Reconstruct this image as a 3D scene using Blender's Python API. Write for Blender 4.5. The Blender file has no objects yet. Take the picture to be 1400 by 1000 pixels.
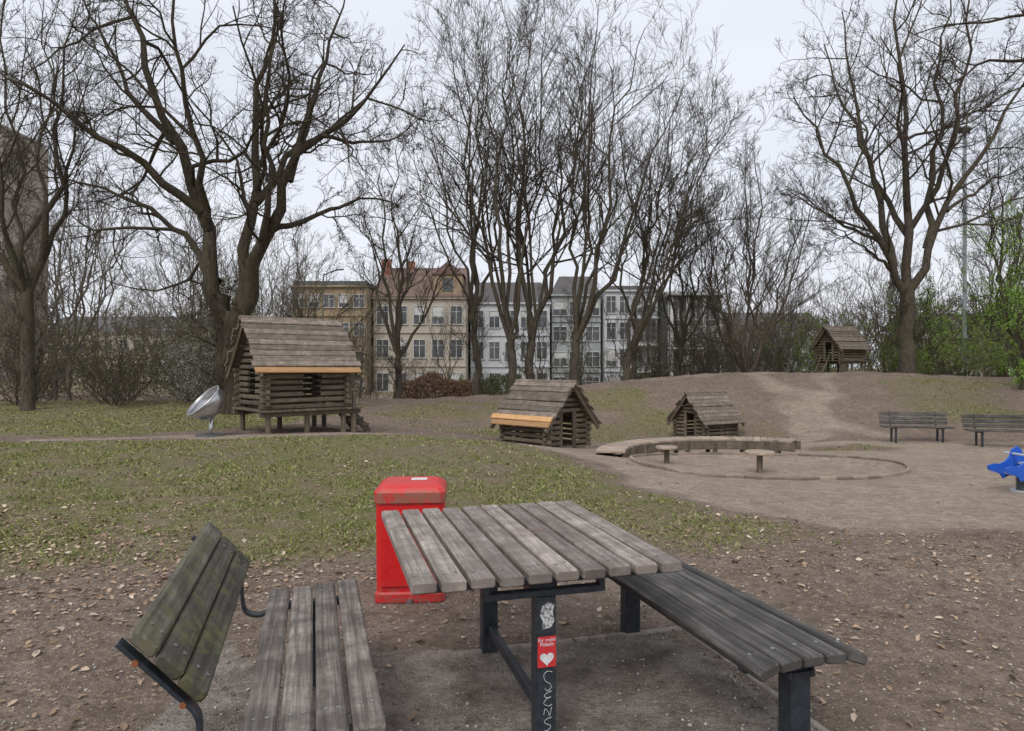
import bpy, math, random
import numpy as np
from mathutils import Vector, Matrix
random.seed(11)
rng = np.random.default_rng(11)
scene = bpy.context.scene
col = scene.collection
R = math.radians

# ------------------------------------------------------------ node helpers
def new_mat(name):
    m = bpy.data.materials.new(name); m.use_nodes = True
    nt = m.node_tree; nt.nodes.clear()
    out = nt.nodes.new('ShaderNodeOutputMaterial'); b = nt.nodes.new('ShaderNodeBsdfPrincipled')
    nt.links.new(b.outputs[0], out.inputs[0])
    return m, nt, b
def node(nt, t, **kw):
    n = nt.nodes.new(t)
    for k, v in kw.items(): setattr(n, k, v)
    return n
def coords(nt, kind, scale=(1,1,1)):
    tc = node(nt, 'ShaderNodeTexCoord'); mp = node(nt, 'ShaderNodeMapping')
    mp.inputs['Scale'].default_value = scale
    nt.links.new(tc.outputs[kind], mp.inputs[0]); return mp.outputs[0]
def noise(nt, vec, scale, detail=4, rough=.6, dist=0):
    n = node(nt, 'ShaderNodeTexNoise'); n.inputs['Scale'].default_value = scale
    n.inputs['Detail'].default_value = detail; n.inputs['Roughness'].default_value = rough
    n.inputs['Distortion'].default_value = dist
    nt.links.new(vec, n.inputs['Vector']); return n.outputs[0]
def ramp(nt, fac, stops):
    r = node(nt, 'ShaderNodeValToRGB'); e = r.color_ramp.elements
    while len(e) < len(stops): e.new(.5)
    for i, (p, c) in enumerate(stops):
        e[i].position = p
        if not hasattr(c, '__len__'): c = (c, c, c)
        e[i].color = (*c, 1)
    nt.links.new(fac, r.inputs[0]); return r.outputs[0]
def mix(nt, fac, a, b, mode='MIX'):
    n = node(nt, 'ShaderNodeMix', data_type='RGBA', blend_type=mode)
    if isinstance(fac, (int, float)): n.inputs[0].default_value = fac
    else: nt.links.new(fac, n.inputs[0])
    for s, i in ((a, 6), (b, 7)):
        if hasattr(s, 'links'): nt.links.new(s, n.inputs[i])
        else: n.inputs[i].default_value = (*s, 1)
    return n.outputs[2]
def mth(nt, op, a, b=None, c=None):
    n = node(nt, 'ShaderNodeMath', operation=op)
    for i, s in enumerate((a, b, c)):
        if s is None: continue
        if hasattr(s, 'links'): nt.links.new(s, n.inputs[i])
        else: n.inputs[i].default_value = s
    return n.outputs[0]
def bump(nt, b, h, strength=.3, dist=.01):
    n = node(nt, 'ShaderNodeBump'); n.inputs['Strength'].default_value = strength
    n.inputs['Distance'].default_value = dist
    nt.links.new(h, n.inputs['Height']); nt.links.new(n.outputs[0], b.inputs['Normal'])
def basic(name, c1, c2, scale=8, rough=.8, metal=0, bstr=.2, bdist=.01, stretch=(1,1,1)):
    m, nt, b = new_mat(name)
    v = coords(nt, 'Object', stretch); n = noise(nt, v, scale)
    nt.links.new(ramp(nt, n, [(.3, c1), (.7, c2)]), b.inputs['Base Color'])
    b.inputs['Roughness'].default_value = rough; b.inputs['Metallic'].default_value = metal
    if bstr: bump(nt, b, n, bstr, bdist)
    return m
def wood(name, dark, mid, light, moss=None, stain=.6, rough=.8):
    m, nt, b = new_mat(name)
    uvn = node(nt, 'ShaderNodeUVMap'); mp = node(nt, 'ShaderNodeMapping'); mp.inputs['Scale'].default_value = (1.6, 45, 1)
    nt.links.new(uvn.outputs[0], mp.inputs[0])
    g = noise(nt, mp.outputs[0], 1.0, 6, .65, .4)
    mp2 = node(nt, 'ShaderNodeMapping'); mp2.inputs['Scale'].default_value = (5, 220, 1)
    nt.links.new(uvn.outputs[0], mp2.inputs[0]); g2 = noise(nt, mp2.outputs[0], 1.0, 3, .6)
    c = ramp(nt, g, [(.28, dark), (.5, mid), (.72, light)])
    o = coords(nt, 'Object')
    st = noise(nt, o, 6, 6, .7)
    c = mix(nt, mth(nt, 'MULTIPLY', ramp(nt, st, [(.42, 1), (.62, 0)]), stain), c, dark)
    at = node(nt, 'ShaderNodeAttribute', attribute_name='tone')
    tv = mth(nt, 'MULTIPLY_ADD', at.outputs['Fac'], .6, .67)
    c = mix(nt, 1.0, c, tv, 'MULTIPLY')
    gr = ramp(nt, g2, [(.3, .6), (.55, 1)]); c = mix(nt, 1.0, c, gr, 'MULTIPLY')
    if moss:
        mn = noise(nt, o, 9, 7, .75); c = mix(nt, mth(nt, 'MULTIPLY', ramp(nt, mn, [(.48, 0), (.63, 1)]), .65), c, moss)
    nt.links.new(c, b.inputs['Base Color']); b.inputs['Roughness'].default_value = rough
    bump(nt, b, mth(nt, 'ADD', g, mth(nt, 'MULTIPLY', g2, .5)), .6, .004)
    return m

# ------------------------------------------------------------ materials
M = {}
M['table'] = wood('weathered_table_wood', (.13,.105,.09), (.36,.31,.27), (.54,.48,.435), stain=.6)
M['benchdark'] = wood('dark_bench_wood', (.027,.025,.023), (.095,.087,.078), (.25,.235,.22), stain=.5)
M['benchseat'] = wood('seat_wood', (.06,.05,.043), (.25,.21,.18), (.45,.40,.36), stain=.7)
M['mossy'] = wood('mossy_wood', (.035,.032,.022), (.12,.108,.08), (.24,.22,.18), moss=(.135,.13,.04), stain=.6)
M['logs'] = wood('log_wood', (.055,.042,.03), (.17,.13,.095), (.30,.24,.185), moss=(.13,.115,.065), stain=.5)
M['roof'] = wood('roof_plank_wood', (.09,.07,.055), (.27,.215,.175), (.45,.375,.32), moss=(.14,.12,.08), stain=.6)
M['newwood'] = wood('fresh_pine', (.40,.21,.08), (.58,.33,.15), (.70,.44,.23), stain=.2)
M['deck'] = wood('deck_wood', (.19,.145,.105), (.42,.33,.25), (.54,.45,.36), stain=.3)
M['edge'] = wood('edging_wood', (.13,.10,.075), (.30,.235,.18), (.42,.34,.27), stain=.4)
M['steel'] = basic('painted_dark_steel', (.014,.019,.026), (.038,.046,.057), 30, .42, 0, .15, .002)
M['bolt'] = basic('galvanised_bolt', (.25,.25,.25), (.4,.4,.4), 60, .4, .8, 0)
M['rust'] = basic('rusty_bolt', (.20,.065,.022), (.32,.11,.04), 60, .7, 0, 0)
M['bowl'] = basic('brushed_steel', (.45,.45,.46), (.62,.62,.63), 12, .30, .9, .05)
M['white'] = basic('white_sticker', (.55,.55,.55), (.8,.8,.8), 40, .6, 0, 0)
M['stred'] = basic('red_sticker', (.55,.02,.03), (.62,.04,.04), 40, .5, 0, 0)
M['blue'] = basic('blue_plastic', (.010,.085,.46), (.025,.13,.60), 10, .35, 0, 0)
M['kerb'] = basic('concrete_edging', (.19,.16,.135), (.34,.30,.265), 14, .9, 0, .5, .004)
def bark(name, a, b_, c, bmp=True):
    m, nt, b = new_mat(name)
    v = coords(nt, 'Object', (1, 1, .25)); n = noise(nt, v, 14, 4 if bmp else 2, .7); v2 = coords(nt, 'Object'); n2 = noise(nt, v2, .9, 2)
    cc = ramp(nt, n, [(.35, a), (.65, b_)]); cc = mix(nt, ramp(nt, n2, [(.45, 0), (.7, .7)]), cc, c)
    nt.links.new(cc, b.inputs['Base Color']); b.inputs['Roughness'].default_value = .9; b.inputs['Specular IOR Level'].default_value = .2
    if bmp: bump(nt, b, n, .6, .03)
    return m
M['bark'] = bark('oak_bark', (.03,.023,.017), (.095,.075,.056), (.075,.07,.038))
M['bark2'] = bark('maple_bark', (.045,.036,.028), (.125,.10,.078), (.09,.088,.05))
M['barkfar'] = bark('hazed_distant_bark', (.10,.083,.068), (.185,.155,.13), (.16,.15,.10), False)  # paler bark for background trees and shrubs, haze painted into the colour
def attrmat(name, rough=.8):
    m, nt, b = new_mat(name)
    a = node(nt, 'ShaderNodeAttribute', attribute_name='Col')
    nt.links.new(a.outputs['Color'], b.inputs['Base Color']); b.inputs['Roughness'].default_value = rough
    b.inputs['Specular IOR Level'].default_value = .2
    return m
M['leaf'] = attrmat('leaf_colours')
M['grassblade'] = attrmat('grass_colours')

# red bin paint
m, nt, b = new_mat('red_bin_plastic'); o = coords(nt, 'Object')
n1 = noise(nt, o, 9, 7, .75); n2 = noise(nt, o, 30, 5, .7)
geo = node(nt, 'ShaderNodeSeparateXYZ'); nt.links.new(o, geo.inputs[0])
hi = mth(nt, 'MULTIPLY', ramp(nt, geo.outputs[2], [(.655, 0), (.675, 1)]), ramp(nt, n1, [(.42, 0), (.50, 1)]))
hi = mth(nt, 'MULTIPLY', hi, ramp(nt, geo.outputs[2], [(.735, 1), (.76, .25)]))
lo = mth(nt, 'MULTIPLY', ramp(nt, geo.outputs[2], [(.02, 1), (.16, 0)]), ramp(nt, n2, [(.40, 0), (.6, 1)]))
c = ramp(nt, n2, [(.3, (.56,.008,.010)), (.7, (.68,.018,.018))])
c = mix(nt, mth(nt, 'MULTIPLY', hi, .85), c, (.26,.13,.09)); c = mix(nt, mth(nt, 'MULTIPLY', lo, .8), c, (.18,.11,.09))
nt.links.new(c, b.inputs['Base Color']); b.inputs['Roughness'].default_value = .42
M['red'] = m

# ------------------------------------------------------------ mesh builders
def mesh_np(name, V, F, mat, smooth=False, colr=None, parent=None, link=True):
    me = bpy.data.meshes.new(name); V = np.asarray(V, np.float32)
    groups = F if isinstance(F, list) else [F]
    groups = [np.asarray(g, np.int32) for g in groups if len(g)]
    nl = sum(g.size for g in groups); nf = sum(len(g) for g in groups)
    me.vertices.add(len(V)); me.vertices.foreach_set('co', V.ravel())
    me.loops.add(nl); me.polygons.add(nf)
    me.loops.foreach_set('vertex_index', np.concatenate([g.ravel() for g in groups]))
    tot = np.concatenate([np.full(len(g), g.shape[1], np.int32) for g in groups])
    me.polygons.foreach_set('loop_start', np.concatenate([[0], np.cumsum(tot)[:-1]]).astype(np.int32))
    if smooth: me.polygons.foreach_set('use_smooth', np.ones(nf, bool))
    me.update(calc_edges=True)
    if colr is not None:
        a = me.color_attributes.new('Col', 'FLOAT_COLOR', 'POINT')
        rgba = np.ones((len(V), 4), np.float32); rgba[:, :3] = colr; a.data.foreach_set('color', rgba.ravel())
    me.materials.append(mat)
    if not link: return me
    o = bpy.data.objects.new(name, me); col.objects.link(o)
    if parent: o.parent = parent
    return o
def empty(name, loc=(0,0,0), yaw=0):
    e = bpy.data.objects.new(name, None); e.empty_display_size = .2; col.objects.link(e)
    e.location = loc; e.rotation_euler = (0, 0, yaw); return e
def rect(w, h, c):
    return [(w/2,-h/2+c),(w/2,h/2-c),(w/2-c,h/2),(-w/2+c,h/2),(-w/2,h/2-c),(-w/2,-h/2+c),(-w/2+c,-h/2),(w/2-c,-h/2)]
def circ(r, n=12, sy=1):
    return [(r*math.cos(2*math.pi*i/n), r*sy*math.sin(2*math.pi*i/n)) for i in range(n)]
class MB:
    def __init__(s): s.v=[]; s.f=[]; s.uv=[]; s.t=[]
    def rings(s, rings, per, xs, tone=None, closed=False):
        tone = random.random() if tone is None else tone; off = random.random()*40
        n = len(rings[0]); b = len(s.v)
        for r in rings: s.v += [tuple(p) for p in r]; s.t += [tone]*n
        for i in range(len(rings)-1):
            for j in range(n):
                k = (j+1) % n; s.f.append((b+i*n+j, b+i*n+k, b+(i+1)*n+k, b+(i+1)*n+j))
                s.uv += [(xs[i]+off, per[j]+off), (xs[i]+off, per[j+1]+off), (xs[i+1]+off, per[j+1]+off), (xs[i+1]+off, per[j]+off)]
        s.f.append(tuple(b+j for j in range(n))[::-1]); s.uv += [(off, off)]*n
        s.f.append(tuple(b+(len(rings)-1)*n+j for j in range(n))); s.uv += [(off, off)]*n
    def prism(s, prof, L, Mx, c=0, tone=None):
        per = [0]
        for i in range(len(prof)):
            a, d = prof[i], prof[(i+1) % len(prof)]; per.append(per[-1]+math.hypot(a[0]-d[0], a[1]-d[1]))
        hw = max(abs(p[0]) for p in prof); hh = max(abs(p[1]) for p in prof)
        if c: rs = [(-L/2,1),(-L/2+c,0),(L/2-c,0),(L/2,1)]
        else: rs = [(-L/2,0),(L/2,0)]
        rings = [[Mx @ Vector((x, p[0]*(1-e*c/hw), p[1]*(1-e*c/hh))) for p in prof] for x, e in rs]
        s.rings(rings, per, [r[0] for r in rs], tone)
    def beam(s, p, q, prof, up=(0,0,1), c=0, tone=None):
        p = Vector(p); q = Vector(q); x = (q-p); L = x.length; x.normalize(); up = Vector(up)
        z = up - x*up.dot(x)
        if z.length < 1e-4: z = Vector((0,1,0)) - x*x.y
        z.normalize(); y = z.cross(x)
        Mx = Matrix((x, y, z)).transposed().to_4x4(); Mx.translation = (p+q)/2
        s.prism(prof, L, Mx, c, tone)
    def box(s, c0, size, c=.0, tone=None):
        x, y, z = c0; s.beam((x-size[0]/2, y, z), (x+size[0]/2, y, z), rect(size[1], size[2], max(c, .0005)), c=c, tone=tone)
    def sweep(s, pts, prof, up=(0,1,0), tone=None):
        pts = [Vector(p) for p in pts]; per=[0]
        for i in range(len(prof)):
            a, d = prof[i], prof[(i+1) % len(prof)]; per.append(per[-1]+math.hypot(a[0]-d[0], a[1]-d[1]))
        rings=[]; xs=[]; acc=0
        for i, p in enumerate(pts):
            t = (pts[min(i+1,len(pts)-1)]-pts[max(i-1,0)]).normalized(); u = Vector(up); z = (u-t*u.dot(t)).normalized(); y = z.cross(t)
            rings.append([p+y*a[0]+z*a[1] for a in prof]); xs.append(acc)
            if i < len(pts)-1: acc += (pts[i+1]-p).length
        s.rings(rings, per, xs, tone)
    def build(s, name, mat, parent=None, smooth=False):
        me = bpy.data.meshes.new(name); me.from_pydata(s.v, [], s.f)
        uv = me.uv_layers.new(name='UVMap'); uv.data.foreach_set('uv', np.array(s.uv, np.float32).ravel())
        a = me.attributes.new('tone', 'FLOAT', 'POINT'); a.data.foreach_set('value', np.array(s.t, np.float32))
        if smooth: me.polygons.foreach_set('use_smooth', np.ones(len(s.f), bool))
        me.materials.append(mat); me.update()
        o = bpy.data.objects.new(name, me); col.objects.link(o)
        if parent: o.parent = parent
        return o
def smoothcurve(pts, n=6):
    P = [Vector(p) for p in pts]; out=[]
    for i in range(len(P)-1):
        a, b_, c, d = P[max(i-1,0)], P[i], P[i+1], P[min(i+2,len(P)-1)]
        for k in range(n):
            t = k/n; out.append(.5*((2*b_)+(c-a)*t+(2*a-5*b_+4*c-d)*t*t+(3*b_-a-3*c+d)*t**3))
    out.append(P[-1]); return out

# ------------------------------------------------------------ terrain
ctrl = [(x, y, 0) for x in (-7,-3,0,3,7) for y in (-4,0,3,5)] + [(-7,8,.03),(-3,8,.06),(-3,11,.19),(-3,13.3,.19),(-8,12,.14),(-8,14,.08),(-5.5,13.5,.12),
 (-6.5,16,.07),(-12,25,.02),(-22,25,0),(-25,14,.1),(-15,8,0),(-40,25,0),(-40,5,0),(0,8,.07),(0,11,.13),(0,13.3,.06),(0,16,-.25),(.9,18,-.5),(-3,17,-.05),
 (2,8,-.01),(2,11,-.13),(1.5,6,0),(4.75,10.7,-.2),(4.75,13.3,-.33),(4.75,15.9,-.45),(2.2,13.3,-.26),(7.3,13.3,-.3),(6,8,-.06),(10,10,-.12),(14,5,0),(14,11,-.15),
 (12,20,-.65),(15,19,-.6),(6.8,24,-.97),(8.8,21,-.75),(3,21,-.8),(0,26,-.2),(-5,24,0),(-6,30,.06),(0,32,.25),(5,33,.82),(11,35,1.2),(17,35,1.3),(24,33,1.05),(32,32,1.0),
 (13,26,-.05),(19,24.5,.05),(8,28,0),(4,27,-.3),(0,42,-1),(10,46,-.9),(22,46,-.8),(-10,40,-.5),(-20,40,-.2),(40,20,.2),(40,5,0),(25,12,-.1)]
C = np.array(ctrl, float); cc2 = 1.5**2
Phi = np.sqrt(((C[:,None,:2]-C[None,:,:2])**2).sum(2)+cc2)
A = np.block([[Phi - np.eye(len(C))*.05, np.ones((len(C),1))],[np.ones((1,len(C))), np.zeros((1,1))]])
Wt = np.linalg.solve(A, np.append(C[:,2], 0))
def vn(x, y, s, seed=0):
    x = x*s+seed*17.3; y = y*s+seed*9.7; xi = np.floor(x); yi = np.floor(y); fx = x-xi; fy = y-yi
    fx = fx*fx*(3-2*fx); fy = fy*fy*(3-2*fy)
    def h(a, b_):
        v = np.sin(a*127.1+b_*311.7+seed*74.7)*43758.5453; return v-np.floor(v)
    return (h(xi,yi)*(1-fx)+h(xi+1,yi)*fx)*(1-fy)+(h(xi,yi+1)*(1-fx)+h(xi+1,yi+1)*fx)*fy
def sstep(a, b_, x):
    t = np.clip((x-a)/(b_-a), 0, 1); return t*t*(3-2*t)
def gz(x, y, detail=True):
    x = np.asarray(x, float); y = np.asarray(y, float); sh = x.shape; x = x.ravel(); y = y.ravel()
    z = np.full(x.shape, Wt[-1])
    for i in range(len(C)): z += Wt[i]*np.sqrt((x-C[i,0])**2+(y-C[i,1])**2+cc2)
    f = sstep(48, 85, np.hypot(x, y-18)); z = z*(1-f) + (-1.0)*f
    if detail:
        k = sstep(4, 9, y)*.06+.006; hl = sstep(20,26,y)
        z = z + (vn(x,y,.9,1)-.5)*(k+.18*hl)*(1-f) + (vn(x,y,.4,41)-.5)*.09*sstep(6.5,10,y)*sstep(1.5,-.5,x)*(1-f) + (vn(x,y,3.1,2)-.5)*(.014+.06*hl)*(1-f)+(vn(x,y,8,3)-.5)*.008*(1-f)
    return z.reshape(sh)
def g1(x, y): return float(gz(np.array([x]), np.array([y]))[0])
def inpoly(x, y, poly, soft=.4):
    P = np.array(poly, float); d = np.full(x.shape, 1e9); ins = np.zeros(x.shape, bool)
    for i in range(len(P)):
        a = P[i]; b_ = P[(i+1) % len(P)]; e = b_-a
        t = np.clip(((x-a[0])*e[0]+(y-a[1])*e[1])/(e@e), 0, 1)
        d = np.minimum(d, np.hypot(x-a[0]-t*e[0], y-a[1]-t*e[1]))
        c1 = (a[1] > y) != (b_[1] > y)
        with np.errstate(divide='ignore', invalid='ignore'):
            ins ^= c1 & (x < (b_[0]-a[0])*(y-a[1])/(b_[1]-a[1]+1e-12)+a[0])
    return sstep(-soft, soft, np.where(ins, d, -d))
def nearline(x, y, pts, w, soft):
    P = np.array(pts, float); d = np.full(x.shape, 1e9)
    for i in range(len(P)-1):
        a = P[i]; e = P[i+1]-a; t = np.clip(((x-a[0])*e[0]+(y-a[1])*e[1])/(e@e), 0, 1)
        d = np.minimum(d, np.hypot(x-a[0]-t*e[0], y-a[1]-t*e[1]))
    return 1-sstep(w, w+soft, d)
PIT = (4.85, 13.3, 2.5)
def masks(x, y):
    wx = x+(vn(x,y,.8,5)-.5)*.9+(vn(x,y,3,25)-.5)*.3; wy = y+(vn(x,y,.8,6)-.5)*.9+(vn(x,y,3,26)-.5)*.3
    play = inpoly(wx, wy, [(5.6,6.9),(3.2,6.5),(2.3,7.6),(1.7,10),(.9,12.6),(0,13.6),(-2.8,14.0),(-5.2,15.2),(-5,16.0),(-2,15.4),(0,16.4),(2,18.5),(5,20.3),(8.8,20.6),(12,20.3),(15,19.6),(22,18),(22,8)], .45)
    island = inpoly(wx, wy, [(7.6,17.6),(9.6,17.2),(11,18.4),(10,19.6),(8,19.4)], .5)*.7
    left = nearline(wx, wy, [(-9.5,13.6),(-8,14.1),(-5.5,14.3),(-4,14.6)], .25, .5)
    trail = .72*nearline(wx, wy, [(8.8,21),(10.8,25),(12.0,28),(11.4,31),(12.2,36)], .05, 1.3)+.62*nearline(wx, wy, [(11.8,21),(11.2,25),(13.4,29),(15.5,34)], .05, 1.0)+.55*nearline(wx, wy, [(5,33),(11,34.8),(17,35),(24,33.2)], .5, 1.2)
    trail = trail*(.72+.5*vn(x,y,1.3,27))
    pad = inpoly(x+(vn(x,y,3,7)-.5)*.2, y+(vn(x,y,3,8)-.5)*.2, [(-1.75,4.0),(-1.2,3.6),(-.9,3.7),(1.0,4.15),(1.7,1.4),(-.6,-.5),(-1.6,1.5)], .1)
    sand = np.clip(np.maximum.reduce([play*.95*(1-island), left*.8, np.clip(trail,0,.8)]), 0, 1)
    grass = inpoly(wx, wy, [(-60,4.9),(-3.6,5.1),(-1.5,5.3),(-.3,6.1),(.6,6.5),(1.6,6.0),(2.7,6.3),(2.2,7.3),(1.5,9.8),(.6,12.3),(-.2,13.1),(-2.9,13.6),(-6,13.6),(-9,13.2),(-60,13.0)], .8)
    g2 = inpoly(wx, wy, [(-70,14.4),(-8.5,14.9),(-6.9,16),(-6,18),(-5.5,27),(-12,33),(-70,33)], .6)
    hillg = np.maximum(.95*inpoly(wx, wy, [(14.5,21.5),(18,22.0),(30,21),(34,32),(24,31.5),(17,32.5),(14.6,27)], 1.0)*(.1+.9*vn(x,y,.6,9)),
             .95*inpoly(wx, wy, [(6.8,21.0),(10,20.4),(10.0,22.6),(10.0,27),(9,32),(3,31),(-4,29),(-5,21),(-1,18.5),(3,21)], 1)*(.1+.95*vn(x,y,.6,10)))
    grass = np.clip(np.maximum.reduce([grass*(.36+.75*vn(x,y,.45,4)+.28*vn(x,y,1.7,24)), g2*(.65+.5*vn(x,y,.4,29)), hillg, island]), 0, 1)*(1-sand)
    far = sstep(40, 60, np.hypot(x, y-10)); grass = np.maximum(grass, far*.6)
    lit = .35+.5*vn(x,y,.6,11)*vn(x,y,2.1,12)*2
    strip = inpoly(wx, wy, [(-30,4.4),(-1.5,4.4),(-.8,5.0),(-1.0,6.0),(-4,6.8),(-30,8)], .7)
    strip2 = inpoly(wx, wy, [(1,5.2),(5,5),(4,6.6),(2.3,7.4),(1,7.2),(-.3,6.4)], .5)
    hill = sstep(19, 23, y)*.35
    lit = np.clip(lit*.6+strip*.72+strip2*.42+hill, 0, 1)*(1-.80*sand)*(1-.9*pad)*(1-.10*grass)
    return grass, sand, lit, pad
N = 540; k = 6.2
u = np.linspace(-1, 1, N); X = 600*np.sinh(k*u)/np.sinh(k); Y = 9+600*np.sinh(k*u)/np.sinh(k)
XX, YY = np.meshgrid(X, Y); ZZ = gz(XX, YY)
pd = np.hypot(XX-PIT[0], YY-PIT[1]); ZZ -= .07*(1-sstep(PIT[2]-.35, PIT[2]-.1, pd))
V = np.stack([XX.ravel(), YY.ravel(), ZZ.ravel()], 1)
idx = np.arange(N*N).reshape(N, N)
F = np.stack([idx[:-1,:-1].ravel(), idx[:-1,1:].ravel(), idx[1:,1:].ravel(), idx[1:,:-1].ravel()], 1)
G_, S_, L_, P_ = masks(V[:,0], V[:,1])

m, nt, b = new_mat('ground_soil_grass')
o = coords(nt, 'Object'); at = node(nt, 'ShaderNodeAttribute', attribute_name='Col')
sep = node(nt, 'ShaderNodeSeparateColor'); nt.links.new(at.outputs['Color'], sep.inputs[0])
padA = node(nt, 'ShaderNodeAttribute', attribute_name='pad')
nA = noise(nt, o, 3.5, 6, .7); nB = noise(nt, o, 28, 5, .75); nC = noise(nt, o, 120, 2, .7); nD = noise(nt, o, .7, 4, .6); nE = noise(nt, o, 9, 5, .8)
def edge(maskv, nz, amt=.9, lo=.38, hi=.62):
    return ramp(nt, mth(nt, 'ADD', maskv, mth(nt, 'MULTIPLY', mth(nt, 'SUBTRACT', nz, .5), amt)), [(lo, 0), (hi, 1)])
dirt = ramp(nt, nB, [(.3, (.16,.12,.093)), (.5, (.295,.228,.185)), (.72, (.45,.365,.31))])
dirt = mix(nt, ramp(nt, nD, [(.4, 0), (.65, .6)]), dirt, (.195,.147,.113))
dirt = mix(nt, ramp(nt, nA, [(.44, 0), (.6, .55)]), dirt, (.15,.113,.084))
sandc = ramp(nt, nB, [(.3, (.38,.30,.23)), (.7, (.55,.45,.36))])
sandc = mix(nt, ramp(nt, nA, [(.42, .6), (.6, 0)]), sandc, (.31,.24,.185))
sandc = mix(nt, ramp(nt, nD, [(.45, 0), (.65, .5)]), sandc, (.30,.235,.185))
grassc = ramp(nt, nB, [(.3, (.085,.095,.027)), (.5, (.17,.18,.058)), (.72, (.30,.285,.13))])
grassc = mix(nt, ramp(nt, nA, [(.43, 0), (.58, .8)]), grassc, (.25,.195,.13))
padc = ramp(nt, nA, [(.35, (.18,.15,.127)), (.6, (.40,.35,.305))])
padc = mix(nt, ramp(nt, nC, [(.35, .4), (.6, 0)]), padc, (.15,.12,.10))
cB = mix(nt, edge(sep.outputs[0], nB, 1.2, .35, .65), dirt, grassc)
cB = mix(nt, edge(sep.outputs[1], nA, .8, .3, .7), cB, sandc)
cB = mix(nt, edge(padA.outputs['Fac'], nB, .5), cB, padc)
wobn = node(nt, 'ShaderNodeTexNoise'); wobn.inputs['Scale'].default_value = 45; wobn.inputs['Detail'].default_value = 1; nt.links.new(o, wobn.inputs['Vector'])
def leaves(scale, seedoff, amp, rr_=.42):
    wob = node(nt, 'ShaderNodeVectorMath', operation='ADD'); wob2 = node(nt, 'ShaderNodeVectorMath', operation='ADD')
    sc = node(nt, 'ShaderNodeVectorMath', operation='SCALE'); sc.inputs['Scale'].default_value = .9/scale
    nt.links.new(wobn.outputs['Color'], sc.inputs[0]); nt.links.new(o, wob.inputs[0]); nt.links.new(sc.outputs[0], wob.inputs[1])
    nt.links.new(wob.outputs[0], wob2.inputs[0]); wob2.inputs[1].default_value = (seedoff, seedoff*2, 0)
    vo = node(nt, 'ShaderNodeTexVoronoi'); vo.inputs['Scale'].default_value = scale; nt.links.new(wob2.outputs[0], vo.inputs['Vector'])
    s2 = node(nt, 'ShaderNodeSeparateColor'); nt.links.new(vo.outputs['Color'], s2.inputs[0])
    near = mth(nt, 'LESS_THAN', vo.outputs['Distance'], rr_)
    have = mth(nt, 'LESS_THAN', s2.outputs[0], mth(nt, 'MULTIPLY', sep.outputs[2], amp))
    c_ = ramp(nt, s2.outputs[1], [(0, (.15,.105,.07)), (.4, (.32,.23,.165)), (.75, (.43,.33,.24)), (1, (.56,.46,.36))])
    return mth(nt, 'MULTIPLY', near, have), c_
f1, l1 = leaves(26, 0, .55, .4); f2, l2 = leaves(52, 3, .9)
cB = mix(nt, mth(nt, 'MULTIPLY', f2, .8), cB, l2); cB = mix(nt, mth(nt, 'MULTIPLY', f1, .85), cB, l1)
cB = mix(nt, 1.0, cB, ramp(nt, nC, [(.3, .68), (.65, 1.1)]), 'MULTIPLY')
cB = mix(nt, 1.0, cB, ramp(nt, nE, [(.35, .72), (.5, 1.0), (.65, 1.16)]), 'MULTIPLY')
nt.links.new(cB, b.inputs['Base Color']); b.inputs['Roughness'].default_value = .95; b.inputs['Specular IOR Level'].default_value = .15
bump(nt, b, mth(nt, 'ADD', mth(nt, 'ADD', nB, mth(nt, 'MULTIPLY', nA, 2.5)), mth(nt, 'MULTIPLY', nC, .4)), .85, .035)
ground = mesh_np('ground', V, F, m, True, np.stack([G_, S_, L_], 1))
a = ground.data.attributes.new('pad', 'FLOAT', 'POINT'); a.data.foreach_set('value', P_.astype(np.float32))

# ------------------------------------------------------------ fallen leaves & grass blades
def leafmesh(name, P, size, nrm_tilt, colr, mat, yawr=None, parent=None, link=True, aspect=.55, curl=.25):
    n = len(P); yaw = rng.uniform(0, 2*np.pi, n); size = np.broadcast_to(size, (n,))
    a1 = np.stack([np.cos(yaw), np.sin(yaw), rng.normal(0, nrm_tilt, n)], 1); a1 /= np.linalg.norm(a1, axis=1)[:,None]
    rnd = np.stack([rng.normal(0, nrm_tilt, n), rng.normal(0, nrm_tilt, n), np.ones(n)], 1)
    if nrm_tilt > 1: rnd = rng.normal(0, 1, (n, 3))
    b1 = np.cross(rnd, a1); b1 /= np.linalg.norm(b1, axis=1)[:,None]+1e-9; c1 = np.cross(a1, b1)
    shp = [(-1,0,.0),(-.3,-1,1),(.45,-.8,1),(1,0,.3),(.4,.85,1),(-.35,.95,1)]
    Vs = np.stack([P + size[:,None]*(.5*p[0]*a1 + .5*aspect*p[1]*b1*rng.uniform(.6,1.3,(n,1)) + curl*.5*p[2]*c1*rng.uniform(.2,1.6,(n,1))) for p in shp], 1).reshape(-1, 3)
    bs = np.arange(n)[:,None]*6
    Fq = np.concatenate([bs+np.array([[0,1,2,3]]), bs+np.array([[0,3,4,5]])])
    return mesh_np(name, Vs, Fq, mat, False, np.repeat(colr, 6, 0), parent, link)
def palette(n, cols, var=.25):
    cols = np.array(cols); c = cols[rng.integers(0, len(cols), n)]; return c*rng.uniform(1-var, 1+var, (n,1))
cand = 460000
yy = 1.5*np.exp(rng.uniform(0, 1, cand)*math.log(36/1.5)); xx = rng.uniform(-.85, .85, cand)*(yy+1.0)
g_, s_, l_, p_ = masks(xx, yy)
prob = np.clip((l_**2.0*1.1+.010)*np.clip((yy/9)**1, .12, .8), 0, 1)*.25*np.where((xx > .8) & (yy < 7), .6, 1)
kp = rng.uniform(0, 1, cand) < prob
xx, yy = xx[kp], yy[kp]; zz = gz(xx, yy)
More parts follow.
